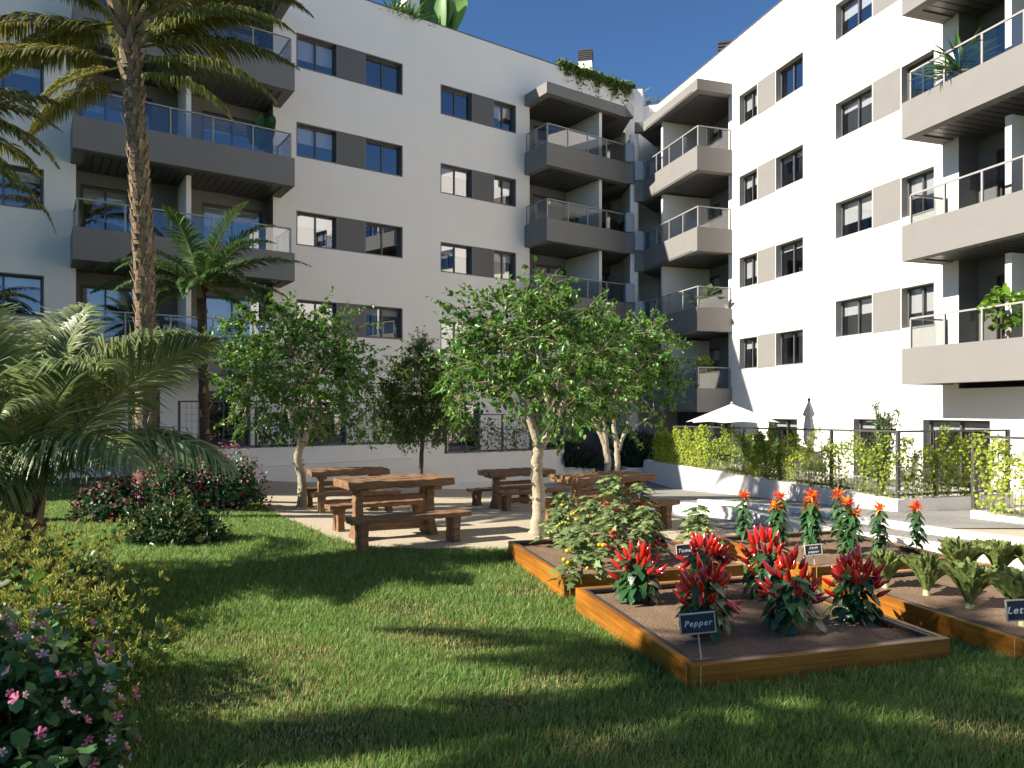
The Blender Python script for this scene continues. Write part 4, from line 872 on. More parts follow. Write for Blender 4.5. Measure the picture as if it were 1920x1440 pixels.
broadleaf('broadleaf_tree', b, 'largest broadleaf tree with pale mottled trunk in the centre, beside the tomato bed',
    [([W3(1007,1003,Y), W3(1010,930,Y), W3(1006,870,Y), W3(1012,830,Y)], .092, .075, 0), ([W3(1010,835,Y), W3(985,760,Y,-.05), W3(962,690,Y,.1), W3(950,640,Y)], .06, .03, 5), ([W3(1014,835,Y), W3(1030,770,Y,.1), W3(1012,680,Y), W3(1006,600,Y,.1)], .062, .028, 6), ([W3(1016,838,Y), W3(1050,770,Y,-.2), W3(1075,700,Y,-.1)], .045, .02, 4)],
    W3(990, 685, Y), (1.42, 1.25, 1.22), 285, 46, .078, M_lf, M_bark, 41, lowcut=-.92)
Y = 13.9
broadleaf('broadleaf_tree', W3(566, 948, Y), 'left broadleaf tree with pale twin-forked trunk, beside the flowering hedge',
    [([W3(566,950,Y), W3(566,900,Y), W3(558,862,Y), W3(566,828,Y)], .088, .072, 0), ([W3(565,832,Y), W3(548,795,Y), W3(540,765,Y), W3(510,700,Y)], .06, .03, 5), ([W3(568,832,Y), W3(578,800,Y), W3(590,750,Y), W3(592,680,Y)], .07, .03, 6)],
    W3(557, 697, Y), (1.72, 1.5, 1.5), 330, 46, .086, M_lf, M_bark, 42, lowcut=-.93)
Y = 14.3
broadleaf('broadleaf_tree', (1.95, Y, gz(1.95, Y)), 'rear right broadleaf tree with several slender stems, behind the picnic table at the tomatoes',
    [([(1.85, Y, gz(1.85,Y)-.05), W3(1140,880,Y), W3(1132,830,Y), W3(1110,780,Y)], .085, .04, 4), ([W3(1140,870,Y), W3(1132,800,Y), W3(1126,745,Y,.1), W3(1120,690,Y)], .06, .03, 4), ([(2.05, Y, gz(2.05,Y)-.05), W3(1157,880,Y), W3(1156,835,Y), W3(1150,770,Y), W3(1165,700,Y)], .075, .03, 4), ([W3(1158,845,Y), W3(1175,800,Y), W3(1185,745,Y)], .045, .025, 4), ([W3(1172,812,Y), W3(1205,790,Y), W3(1245,765,Y)], .03, .012, 2)],
    W3(1168, 700, Y), (1.30, 1.35, 1.22), 290, 46, .084, M_lf, M_bark, 43, lowcut=-.85)
Y = 15.8
broadleaf('slender_tree', (-2.0, Y, gz(-2.0, Y)), 'slender fine-leaved tree with thin brown trunk in the shade between the two larger trees',
    [([(-2.0, Y, gz(-2.0, Y)-.05), W3(790,880,Y), W3(792,800,Y), W3(790,720,Y), W3(786,660,Y)], .06, .018, 12)],
    W3(788, 742, Y), (1.05, 1.0, 1.27), 420, 66, .058, M_lf2, M_bark2, 44, lowcut=-.96, twlen=.34, shape=lambda p: np.array([1-.42*max(0, p[2]), 1-.42*max(0, p[2]), 1]), stub=False)
# ---------------- shrubs
M_sh = mat('dark_shrub_leaf', (.04, .09, .025), .4, .5, isl=.4, trans=.15); M_shy = mat('yellow_shrub_leaf', (.15, .19, .025), .5, .35, isl=.45, trans=.2)
M_shg = mat('glossy_leaf', (.06, .14, .05), .35, .5, isl=.4, trans=.2); M_shb = mat('bright_leaf', (.07, .16, .025), .4, .5, isl=.35, trans=.25)
M_stem = mat('green_stem', (.10, .11, .04), .7, .2); M_wst = mat('woody_stem', (.13, .09, .055), .85, .1)
M_pink = mat('petal_pink', (.40, .09, .14), .6, .2, isl=.35, trans=.25); M_pinkl = mat('petal_rose', (.55, .17, .24), .6, .2, isl=.35, trans=.25); M_white = mat('petal_pale', (.60, .40, .42), .6, .2, isl=.25, trans=.25); M_redp = mat('petal_red', (.38, .012, .03), .5, .3, isl=.4, trans=.15)
def cup(n=5, L=1.0):         # an open trumpet flower made of petals, unit size
    V = []; Fq = []
    for k in range(n):
        a = 2*math.pi*k/n; a1, a2 = a-.55, a+.55; o = len(V)
        V += [(0,0,0), (.30*math.cos(a1), .30*math.sin(a1), .45), (.82*math.cos(a-.36), .82*math.sin(a-.36), .60), (.92*math.cos(a), .92*math.sin(a), .55), (.82*math.cos(a+.36), .82*math.sin(a+.36), .60), (.30*math.cos(a2), .30*math.sin(a2), .45)]; Fq.append((o, o+1, o+2, o+3)); Fq.append((o, o+3, o+4, o+5))
    return np.array(V, float), np.array(Fq)
CUP = cup()
def blooms(name, pos, nrm, size, m, parent, rg):
    pos = np.asarray(pos); n = len(pos); d = unit(np.asarray(nrm)); s = unit(np.cross(d, rg.normal(size=(n, 3)))); q = np.cross(d, s); T, Fq = CUP; k = len(T); sz = rg.uniform(.75, 1.2, n)*size
    V = pos[:, None]+sz[:, None, None]*(T[None, :, 0:1]*s[:, None]+T[None, :, 1:2]*q[:, None]+T[None, :, 2:3]*d[:, None])
    return npmesh(name, V.reshape(-1, 3), [(Fq[None]+(np.arange(n)*k)[:, None, None]).reshape(-1, 4)], m, parent)
def shrub(name, base, rad, label, nst, nleaf, L, m, seed, flowers=(), cat='shrub', zfl=.12, tmpl=T_LEAF, width=.9, group=None, sprays=0, m_spray=None, surf=.35, up_bias=.2, mix=None):
    rg = np.random.default_rng(seed); t = thing(name, base, label, cat, group); b = np.array(base, float); r = np.array(rad, float); mb = MB(); LP = []; LD = []; TP = []; TN = []
    for k in range(nst):
        v = unit(rg.normal(size=3)); v[2] = abs(v[2])*1.0; q = rg.uniform(surf, 1)**.5*(1+.13*math.sin(v[0]*6+seed)*math.cos(v[1]*5+seed)); p = b+r*v*q; p[2] = max(p[2], b[2]+zfl*r[2]*rg.uniform(.6, 2))
        s = b+np.array([v[0]*r[0]*.35, v[1]*r[1]*.35, 0])*rg.uniform(.3, 1.3); mid = s*.45+p*.55+np.array([0, 0, .1*r[2]]); c = bez(s, mid, p, 5); mb.tube(c, [.006*(1-.13*i) for i in range(6)], 4, cap=False); c = np.array(c)
        n = nleaf; f = rg.uniform(.45, 1.02, n); i = np.minimum((f*5).astype(int), 4); g = (f*5-i)[:, None]; P = c[i]*(1-g)+c[i+1]*g+rg.normal(0, .05*r.mean(), (n, 3)); LP.append(P); LD.append(rdirs(n, rg)+v*.5+np.array([0, 0, up_bias])); TP.append(p); TN.append(v)
    mb.build('stems', M_wst, t)
    LP = np.concatenate(LP); LD = np.concatenate(LD); LP[:, 2] = np.maximum(LP[:, 2], b[2]+.02)
    if mix:
        sel = rg.random(len(LP)) < mix[1]; leaves('foliage', LP[~sel], LD[~sel], rg.uniform(.6, 1.2, (~sel).sum())*L, m, t, tmpl, width, rg=rg); leaves('foliage', LP[sel], LD[sel], rg.uniform(.6, 1.2, sel.sum())*L*mix[2], mix[0], t, tmpl, width, rg=rg)
    else: leaves('foliage', LP, LD, rg.uniform(.6, 1.2, len(LP))*L, m, t, tmpl, width, rg=rg)
    TP = np.array(TP); TN = np.array(TN)
    for (mf, n, size, nm) in flowers:
        v = unit(rg.normal(size=(n*3, 3))); v[:, 2] = np.abs(v[:, 2]); v = v[v[:, 1] < .5][:n]; P = b+r*v*rg.uniform(.90, 1.10, (len(v), 1)); P[:, 2] = np.maximum(P[:, 2], b[2]+.06); o = blooms(nm, P, v+rg.normal(0, .4, v.shape), size, mf, t, rg); o['kind'] = 'stuff'
    if sprays:
        ii = rg.integers(0, len(TP), sprays); V = []; D = []
        for k in ii:
            o = TP[k]+TN[k]*rg.uniform(-.02, .09)+rg.normal(0, .06, 3); o[2] = max(o[2], b[2]+.08); n = 16
            a = np.array([0, 0, .8])+TN[k]*.6; d = unit(rdirs(n, rg)*.75+a); V.append(np.tile(o, (n, 1))+d*rg.uniform(0, .035, (n, 1))); D.append(d)
        V = np.concatenate(V); D = np.concatenate(D); leaves('flower_sprays', V, D, rg.uniform(.7, 1.3, len(V))*.030, m_spray, t, T_NARROW, .26, rg=rg)['kind'] = 'stuff'
    return t
fl = lambda n1, n2, n3, s: ((M_pink, n1, s, 'pink_flowers'), (M_white, n2, s, 'pale_flowers'), (M_redp, n3, s, 'red_flowers'))
M_yspr = mat('yellow_spray', (.32, .33, .07), .6, .2, isl=.35, trans=.2); M_yspd = mat('olive_spray', (.15, .15, .03), .6, .2, isl=.35, trans=.2)
# foreground, left edge
shrub('flowering_shrub', (-2.62, 3.95, 0), (.62, .72, .80), 'yellow-green shrub with tiny yellow sprays at the lower left edge', 210, 16, .058, M_shb, 51, sprays=620, m_spray=M_yspr, mix=(M_shy, .55, .7), surf=.3)
shrub('flowering_shrub', (-3.6, 5.3, 0), (.85, .75, .85), 'larger yellowish shrub behind the yellow-green one, under the low palm', 240, 16, .06, M_sh, 52, sprays=640, m_spray=M_yspr, mix=(M_shy, .6, .7), surf=.3)
shrub('flowering_shrub', (-2.25, 3.18, 0), (.54, .50, .78), 'pink and white trumpet-flowered shrub in the lower left corner', 130, 15, .082, M_shg, 53, flowers=((M_pinkl, 60, .027, 'pink_flowers'), (M_white, 90, .026, 'pale_flowers')), tmpl=T_LEAF, width=1.05, mix=(M_sh, .4, 1))
# by the tall palm
shrub('flowering_shrub', (-4.32, 9.1, 0), (.72, .45, .60), 'dark leafy shrub with olive sprays at the foot of the tall palm', 210, 16, .075, M_sh, 54, sprays=150, m_spray=M_yspd, surf=.3, width=.55)
shrub('flowering_shrub', (-5.3, 13.2, gz(-5.3,13.2)), (.80, .7, 1.14), 'rounded hedge shrub dotted with white and pink blossom, next to the left broadleaf tree', 260, 17, .075, M_shg, 55, flowers=fl(110, 170, 70, .027))
shrub('flowering_shrub', (-6.0, 12.9, gz(-6.0,12.9)), (.8, .7, 1.10), 'hedge shrub thick with dark red and pink blossom, right of the tall palm trunk', 260, 17, .075, M_shg, 56, flowers=fl(120, 50, 150, .027))
shrub('flowering_shrub', (-6.25, 11.2, gz(-6.25,11.2)), (.62, .55, .72), 'flowering shrub left of the tall palm trunk, red and pink blossom', 230, 17, .075, M_shg, 57, flowers=fl(80, 50, 80, .027))
# ================================================================ vegetables and flowers in the raised beds
M_pleaf = mat('pepper_leaf', (.022, .075, .022), .32, .5, isl=.3, trans=.15, bump=(50, .004)); M_pod = mat('pepper_pod', (.50, .008, .006), .16, .55, isl=0, coat=.3, noise=(18, (.62, .04, .008), .35, 2)); M_podd = mat('pepper_pod_dark', (.26, .006, .02), .18, .5, coat=.3)
def pod_mesh():
    mb = MB(); n = 9; prof = [(.10, 0), (.20, .06), (.27, .2), (.28, .38), (.235, .58), (.16, .78), (.06, .94), (.0, 1.0)]
    pts = [(.10*math.sin(z*2.2)-.0, 0, z) for r, z in prof]; mb.tube(pts, [max(r, .004)*.52 for r, z in prof], n); return mb
def meshonly(mb, name, m, smooth=True, scale=1):
    me = bpy.data.meshes.new(name); me.from_pydata([tuple(c*scale for c in v) for v in mb.v], [], mb.f); me.materials.append(m)
    if smooth: me.polygons.foreach_set('use_smooth', [True]*len(me.polygons))
    return me
POD = meshonly(pod_mesh(), 'pepper_pod', M_pod); PODD = POD.copy(); PODD.materials[0] = M_podd
def inst(name, me, parent, loc, d, L, rr):
    o = bpy.data.objects.new(name, me); COL.objects.link(o); o.parent = parent
    q = Vector(d).to_track_quat('Z', 'X'); o.rotation_euler = (q.to_matrix() @ Matrix.Rotation(rr.uniform(0, 6.28), 3, 'Z')).to_euler(); o.location = loc; o.scale = (L, L, L); return o
def pepper(xy, h, label, seed, npod=26, sp=.2):
    rr = random.Random(seed); rg = np.random.default_rng(seed); t = local('pepper_plant', (xy[0], xy[1], SOIL), label, 'pepper plant', 'red pepper plants'); mb = MB(); mb.tube([(0,0,-.02),(.005,0,h*.3),(0,.005,h*.62)], [.009,.008,.006], 6)
    LP = []; LD = []; tips = []
    for k in range(13):
        a = k*2.4+rr.uniform(-.3, .3); e = rr.uniform(.1, 1); z0 = h*(.12+.4*e); q = (math.cos(a)*sp*rr.uniform(.3, .75), math.sin(a)*sp*rr.uniform(.3, .75), z0+h*rr.uniform(.12, .26)); mb.tube([(0,0,z0), ((q[0])*.6, q[1]*.6, z0+.04), q], [.005,.004,.003], 5); tips.append(q)
    mb.build('stem', M_stem, t)
    for k in range(100):
        a = rr.uniform(0, 6.283); f = rr.random(); z = h*(.12+.55*f); r = sp*(.15+.55*rr.random())*(1.1-.4*f); LP.append((math.cos(a)*r, math.sin(a)*r, z)); e = rr.uniform(-.5, .25)-.5*(1-f); LD.append((math.cos(a+rr.uniform(-.5,.5)), math.sin(a+rr.uniform(-.5,.5)), e))
    leaves('foliage', LP, LD, rg.uniform(.085, .155, len(LP)), M_pleaf, t, T_BIG, .95, jit=.22, rg=rg)
    for k in range(npod):
        f = k/npod; a = k*2.4+rr.uniform(-.4, .4); r = sp*(.15+.72*f**.7)*rr.uniform(.85, 1.1); z = h*(.88-.42*f)+rr.uniform(-.04, .04); o = 1.2-.75*f; dx = math.cos(a)*(.2+.75*f); dy = math.sin(a)*(.2+.75*f); dz = o if rr.random() < .9 else -.5
        inst('pepper_pod', POD if rr.random() < .85 else PODD, t, (math.cos(a)*r, math.sin(a)*r, z-.05), (dx, dy, dz), rr.uniform(.085, .15), rr)
    return t
pp = [((1196, 1126), .46, 'leftmost red pepper plant in the front bed, standing alone'), ((1322, 1192), .50, 'red pepper plant directly behind the Pepper sign'), ((1322, 1118), .50, 'red pepper plant at the back, behind the one with the Pepper sign'),
      ((1482, 1180), .52, 'large red pepper plant in the middle of the front bed'), ((1436, 1118), .54, 'tallest red pepper plant, behind the large one in the middle'), ((1602, 1160), .48, 'rightmost red pepper plant, overlapping the orange-lit board of the lettuce bed')]
for k, ((px, py), h, lab) in enumerate(pp): pepper(onbox(px, py), h*1.1, lab, 60+k, 36 if k else 27, .19)
# tomatoes
M_tl = mat('tomato_leaf', (.19, .26, .10), .6, .3, isl=.4, trans=.3); M_tom = [mat('tomato_red', (.52, .015, .008), .2, .5, coat=.2), mat('tomato_yellow', (.70, .42, .012), .2, .5, coat=.2), mat('tomato_green', (.30, .38, .03), .25, .5)]
def ball(m, name):
    mb = MB(); mb.lathe((0,0,0), [(.3,-.92),(.75,-.68),(.98,-.2),(.98,.2),(.75,.62),(.35,.82),(.1,.74)], 12); return meshonly(mb, name, m)
TOMS = [ball(m, 'tomato') for m in M_tom]
def tomato(xy, h, label, seed, col, ntom=6, sp=.26, zb=SOIL):
    rr = random.Random(seed); rg = np.random.default_rng(seed); t = local('tomato_plant', (xy[0], xy[1], zb), label, 'tomato plant', 'tomato plants'); mb = MB(); st = [(rr.uniform(-.02,.02), rr.uniform(-.02,.02), h*i/6) for i in range(7)]; st[0] = (0, 0, -.02); mb.tube(st, [.008-.0008*i for i in range(7)], 6); LP = []; LD = []; LL = []
    for k in range(int(24*h/.6)+8):
        f = (k+.5)/(int(24*h/.6)+8); z = h*(.1+.88*f); a = k*2.3+rr.uniform(-.4, .4); Lb = sp*(1.15-.75*f)*rr.uniform(.8, 1.15); e = rr.uniform(.0, .5); N = 5; pts = []; p = Vector((0, 0, z))
        for i in range(N+1): pts.append(p.copy()); p = p+Vector((math.cos(a)*math.cos(e), math.sin(a)*math.cos(e), math.sin(e)))*(Lb/N); e -= .28
        mb.tube(pts, [.0035-.0005*i for i in range(N+1)], 4, cap=False)
        for i in range(1, N+1):
            for s in ((-1, 1) if i < N else (0,)):
                d = Vector((math.cos(a+s*1.0), math.sin(a+s*1.0), -.25)); LP.append(pts[i]); LD.append(d); LL.append((.085 if s else .11)*rr.uniform(.7, 1.15))
                LP.append(pts[i]); LD.append(d+Vector((rr.uniform(-.5,.5), rr.uniform(-.5,.5), rr.uniform(-.3,.2)))); LL.append(.05)
    mb.build('stem', M_stem, t); leaves('foliage', LP, LD, LL, M_tl, t, T_IVY, .62, jit=.35, rg=rg)
    for k in range(ntom):
        a = rr.uniform(3.6, 5.9); r = sp*rr.uniform(.3, .75); z = h*rr.uniform(.25, .75)
        for j in range(2): inst('tomato', TOMS[col], t, (math.cos(a)*r+j*.035, math.sin(a)*r+rr.uniform(-.01,.01), z+rr.uniform(-.02,.02)), (0, 0, 1), rr.uniform(.017, .023), rr)
    return t
tl = [((1090, 1092), .52, 1, 'front tomato plant with yellow fruit, nearest the corner of its bed'), ((1046, 1024), .42, 2, 'leftmost tomato plant with green fruit'), ((1102, 1040), .62, 1, 'tomato plant with orange-yellow fruit in the left half of its bed'), ((1148, 1060), .55, 0, 'tomato plant with a red fruit low down, behind the leftmost pepper'),
      ((1150, 1018), .80, 0, 'tallest tomato plant, with red fruit, against the picnic table'), ((1215, 1048), .55, 0, 'bushy tomato plant just above the leftmost pepper plant'), ((1200, 1012), .68, 0, 'tomato plant at the back right of its bed'), ((1058, 1005), .55, 1, 'tomato plant at the back left of its bed beside the pale tree trunk')]
for k, ((px, py), h, c, lab) in enumerate(tl): tomato(onbox(px, py), h, lab, 70+k, c, 5, .27)
x_, y_ = ground_at(1312, 1030, .0)[:2]; tomato(onbox(1310, 1022), .46, 'single tomato plant with green fruit, apart from the rest on the right', 79, 2, 5, .24)
# orange flowers
M_of = mat('orange_petal', (.88, .30, .018), .45, .3, isl=.5, trans=.2); M_of2 = mat('red_orange_petal', (.72, .07, .018), .45, .3, isl=.4, trans=.2); M_ol = mat('spike_leaf', (.042, .115, .035), .4, .4, isl=.35, trans=.2)
def spike(xy, h, label, seed, heads=2):
    rr = random.Random(seed); rg = np.random.default_rng(seed); t = local('orange_flower', (xy[0], xy[1], SOIL), label, 'flower', 'spiky orange flowers'); mb = MB(); tops = [(0, 0, h*.80)]+[(rr.uniform(-.07,.07), rr.uniform(-.05,.05), h*rr.uniform(.55,.7)) for _ in range(heads-1)]
    LP = []; LD = []
    for tp in tops:
        c = bez((0,0,-.02), (tp[0]*.3, tp[1]*.3, tp[2]*.5), tp, 6); mb.tube(c, [.006]*7, 5); c = np.array(c)
        for k in range(46):
            f = .12+.86*k/46; i = min(int(f*6), 5); p = c[i]*(1-(f*6-i))+c[i+1]*(f*6-i); a = k*2.4; LP.append(p); LD.append((math.cos(a), math.sin(a), .25-.5*rr.random()))
    mb.build('stem', M_stem, t); leaves('foliage', LP, LD, rg.uniform(.09, .17, len(LP)), M_ol, t, _big(4, None, .6, .2), .7, jit=.2, rg=rg)
    for tp in tops:
        n = 46; d = rdirs(n, rg)*.75+np.array([0, 0, .65]); P = np.tile(tp, (n, 1))+rg.normal(0, .008, (n, 3)); v, f = leaves('x', P, d, rg.uniform(.07, .125, n), None, None, _big(4, None, .3, .2), .24, jit=.4, rg=rg, build=False); mi = np.repeat((rg.random(n) < .36).astype(int), len(f)//n)
        npmesh('bloom', v, [f], [M_of, M_of2], t, mi=mi)
    return t
fl_ = [((1394, 1010), .62, 1, 'leftmost spiky orange flower'), ((1462, 1020), .66, 2, 'second spiky orange flower from the left'), ((1522, 1036), .74, 3, 'tallest spiky orange flower, above the sign with two lines'), ((1590, 1045), .70, 2, 'spiky orange flower with a double head, right of the tallest one'), ((1572, 1014), .66, 1, 'spiky orange flower at the back, behind the double-headed one'),
       ((1650, 1036), .58, 1, 'spiky orange flower behind the leftmost lettuce'), ((1718, 1028), .55, 1, 'rightmost spiky orange flower')]
for k, ((px, py), h, n, lab) in enumerate(fl_): spike(onbox(px, py), h, lab, 90+k, n)
# lettuces: tall frilled cones
M_let = mat('lettuce_leaf', (.17, .225, .065), .55, .3, isl=.3, trans=.28, noise=[(16, (.08, .125, .03), .8, 5)], bump=(38, .014))
def lettuce(xy, h, label, seed):
    rg = np.random.default_rng(seed); rr = random.Random(seed); t = local('lettuce', (xy[0], xy[1], SOIL), label, 'lettuce', 'tall frilled lettuces')
    for k in range(12):
        a = k*2.4+rr.uniform(-.2, .2); ring = 1-k/12*.8; hh = h*(rr.uniform(.85, 1.08) if k > 3 else rr.uniform(.66, .98)); flare = .50*hh*ring*rr.uniform(.85, 1.1); nu, nv = 22, 26; V = []; ph = [rr.uniform(0, 6.28) for _ in range(6)]
        for i in range(nu+1):
            s = i/nu; wa = .55+.55*s; r0 = .017+flare*s**1.35; z = hh*s*(1-.10*s)-max(0, s-.82)*.30*hh*ring
            for j in range(nv+1):
                q = j/nv*2-1; e = (.35+.65*abs(q))*s**1.6
                top = 1-.16*q*q*s-.03*s*math.sin(q*9+ph[0])-.02*s*math.sin(q*23+ph[1])
                rip = e*hh*(.060*math.sin(q*7+ph[2]+s*3)+.036*math.sin(q*15+ph[3]-s*5)+.022*math.sin(q*29+s*22+ph[4]))+.010*hh*s*math.sin(q*11+s*26+ph[5])
                r = max(.012, r0+rip); zz = z*top+rip*.35-(1-s)*abs(q)*.0
                w_ = wa*(1-.25*max(0, s-.8)/.2)
                V.append((math.cos(a+q*w_)*r, math.sin(a+q*w_)*r, max(.004, zz)))
        V = np.array(V); i, j = np.meshgrid(np.arange(nu), np.arange(nv), indexing='ij'); b = (i*(nv+1)+j).ravel()
        npmesh('leaf', V, [np.stack([b, b+nv+1, b+nv+2, b+1], -1)], M_let, t, origin=(0,0,0), smooth=True)
    mb = MB(); mb.lathe((0,0,-.01), [(.028,0),(.024,.05),(.02,.12)], 10); mb.build('stalk', mat('lettuce_stalk', (.42, .46, .22), .5, .3), t, smooth=True); return t
ll = [((1660, 1100), .36, 'leftmost lettuce, pale and fully sunlit'), ((1737, 1114), .38, 'second lettuce from the left, sunlit, with one leaf sticking out to the right'), ((1818, 1140), .40, 'dark shaded lettuce in the middle of the bed'), ((1800, 1092), .42, 'bright lettuce behind the dark shaded one'), ((1873, 1082), .40, 'lettuce at the back of the bed, second from the right edge'), ((1935, 1088), .38, 'lettuce at the back cut off by the right edge'), ((1918, 1172), .42, 'lettuce behind the sign at the right edge')]
for k, ((px, py), h, lab) in enumerate(ll): lettuce(onbox(px, py), h, lab, 110+k)

# ================================================================ vines on the fences
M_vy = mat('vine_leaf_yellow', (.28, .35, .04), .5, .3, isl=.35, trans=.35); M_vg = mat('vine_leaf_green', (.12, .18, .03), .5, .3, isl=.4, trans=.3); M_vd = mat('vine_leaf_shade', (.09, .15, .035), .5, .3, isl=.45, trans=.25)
def vine(P0, P1, zb, zt, n, yel, label, seed, L=.056, fill=None, group='vines climbing the fences', out=.07, m=(M_vy, M_vg)):
    """P0,P1: (x,y) along the panel; leaves clumped round a few climbing stems"""
    rg = np.random.default_rng(seed); A, Bq = np.array(P0), np.array(P1); d = Bq-A; Ln = np.linalg.norm(d); nr = np.array([d[1], -d[0]])/Ln
    t = thing('climbing_vine', (float((A[0]+Bq[0])/2), float((A[1]+Bq[1])/2), zb), label, 'vine', group); mb = MB(); ns = max(3, int(Ln*4.5)); S = []
    for k in range(ns):
        f = (k+.5)/ns+rg.uniform(-.3, .3)/ns; hh = rg.uniform(.6, 1.04); pts = []
        for i in range(12): q = i/11; f2 = f+.10/Ln*math.sin(q*7+k)*q; z = zb+(zt-zb)*q*hh; p = A+d*np.clip(f2, .01, .99)+nr*rg.uniform(-.01, .03); pts.append((p[0], p[1], z))
        mb.tube(pts, [.005-.0003*i for i in range(12)], 4, cap=False); S.append(np.array(pts))
    mb.build('stems', M_wst, t); S = np.array(S); m1 = []
    i = rg.integers(0, ns, n); j = rg.uniform(0, 11, n); w_ = rg.random(n) < .35; j = np.where(w_, 11-rg.exponential(2.2, n).clip(0, 11), j); j0 = np.minimum(j.astype(int), 10); g = (j-j0)[:, None]
    P = S[i, j0]*(1-g)+S[i, j0+1]*g; off = rg.normal(0, .085, n)[:, None]*np.append(d/Ln, 0); P = P+off+np.append(nr, 0)*rg.normal(.01, out*.6, n)[:, None]; P[:, 2] += rg.normal(0, .05, n); P[:, 2] = np.clip(P[:, 2], zb+.02, zt+.07)
    D = rdirs(n, rg)*.7+np.append(nr, 0)*.25+np.array([0, 0, -.35]); Uv = np.tile(np.append(nr, .35), (n, 1))
    sel = rg.random(n) < yel; Ls = rg.uniform(.65, 1.25, n)*L
    v1, f1 = leaves('x', P, D, Ls, None, None, T_IVY, 1.0, up=Uv, jit=.45, rg=rg, build=False)
    npmesh('foliage', v1, [f1], list(m), t, mi=np.repeat(np.where(sel, 0, 1), len(f1)//n)); return t
def seg(A, Bp, f0, f1): A, Bp = Vector(A), Vector(Bp); return tuple(A.lerp(Bp, f0)), tuple(A.lerp(Bp, f1))
spec = [(3600, .97, 'dense bright yellow-green vine on the far end panel of the right fence', .0), (2700, .92, 'bright yellow-green vine on the second panel of the right fence', .0), (1500, .45, 'patchy vine on the third panel of the right fence', 0), (3800, .35, 'dense darker vine on the fourth panel, in front of the banana plant', 0), (1900, .82, 'open yellow-green vine below the folded parasol', 0), (1900, .45, 'vine thick on its right side, on the panel before the fence corner', 0)]
for k, (n, yl, lab, _) in enumerate(spec):
    a, b = seg(A1, B1, frs[k], frs[k+1]); z0 = -.17+.22*frs[k]; z1 = 1.12+.19*(frs[k]+frs[k+1])/2; vine(a, b, z0, z1, n, yl, lab, 130+k, L=.060-.002*k)
for k, (n, yl, lab) in enumerate([(800, .75, 'light vine just right of the fence corner post'), (900, .75, 'vine in front of the shaded terrace door'), (650, .75, 'vine on the last panel before the gap in the right fence')]):
    a, b = seg(A2, B2, frs2[k], frs2[k+1]); vine(a, b, .05, 1.31, n, yl, lab, 140+k)
a, b = seg(A3, B3, .02, .45); vine(a, b, .04, 1.28, 800, .97, 'bright vine beside the thick post at the right edge', 150)
a, b = seg(A3, B3, .45, 1.0); vine(a, b, .04, 1.28, 900, .97, 'bright vine cut off by the right edge of the photo', 151)
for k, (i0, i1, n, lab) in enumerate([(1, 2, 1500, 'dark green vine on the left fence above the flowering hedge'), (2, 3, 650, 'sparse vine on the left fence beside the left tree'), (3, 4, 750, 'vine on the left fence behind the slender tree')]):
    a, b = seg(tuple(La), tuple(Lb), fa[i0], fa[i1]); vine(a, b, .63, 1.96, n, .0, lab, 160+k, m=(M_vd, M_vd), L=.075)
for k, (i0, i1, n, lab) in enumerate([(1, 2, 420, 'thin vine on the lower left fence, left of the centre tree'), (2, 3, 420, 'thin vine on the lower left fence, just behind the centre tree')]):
    a, b = seg(tuple(Lc), tuple(Ld), fb[i0], fb[i1]); vine(a, b, .25, 1.55, n, .0, lab, 165+k, m=(M_vd, M_vd), L=.07)

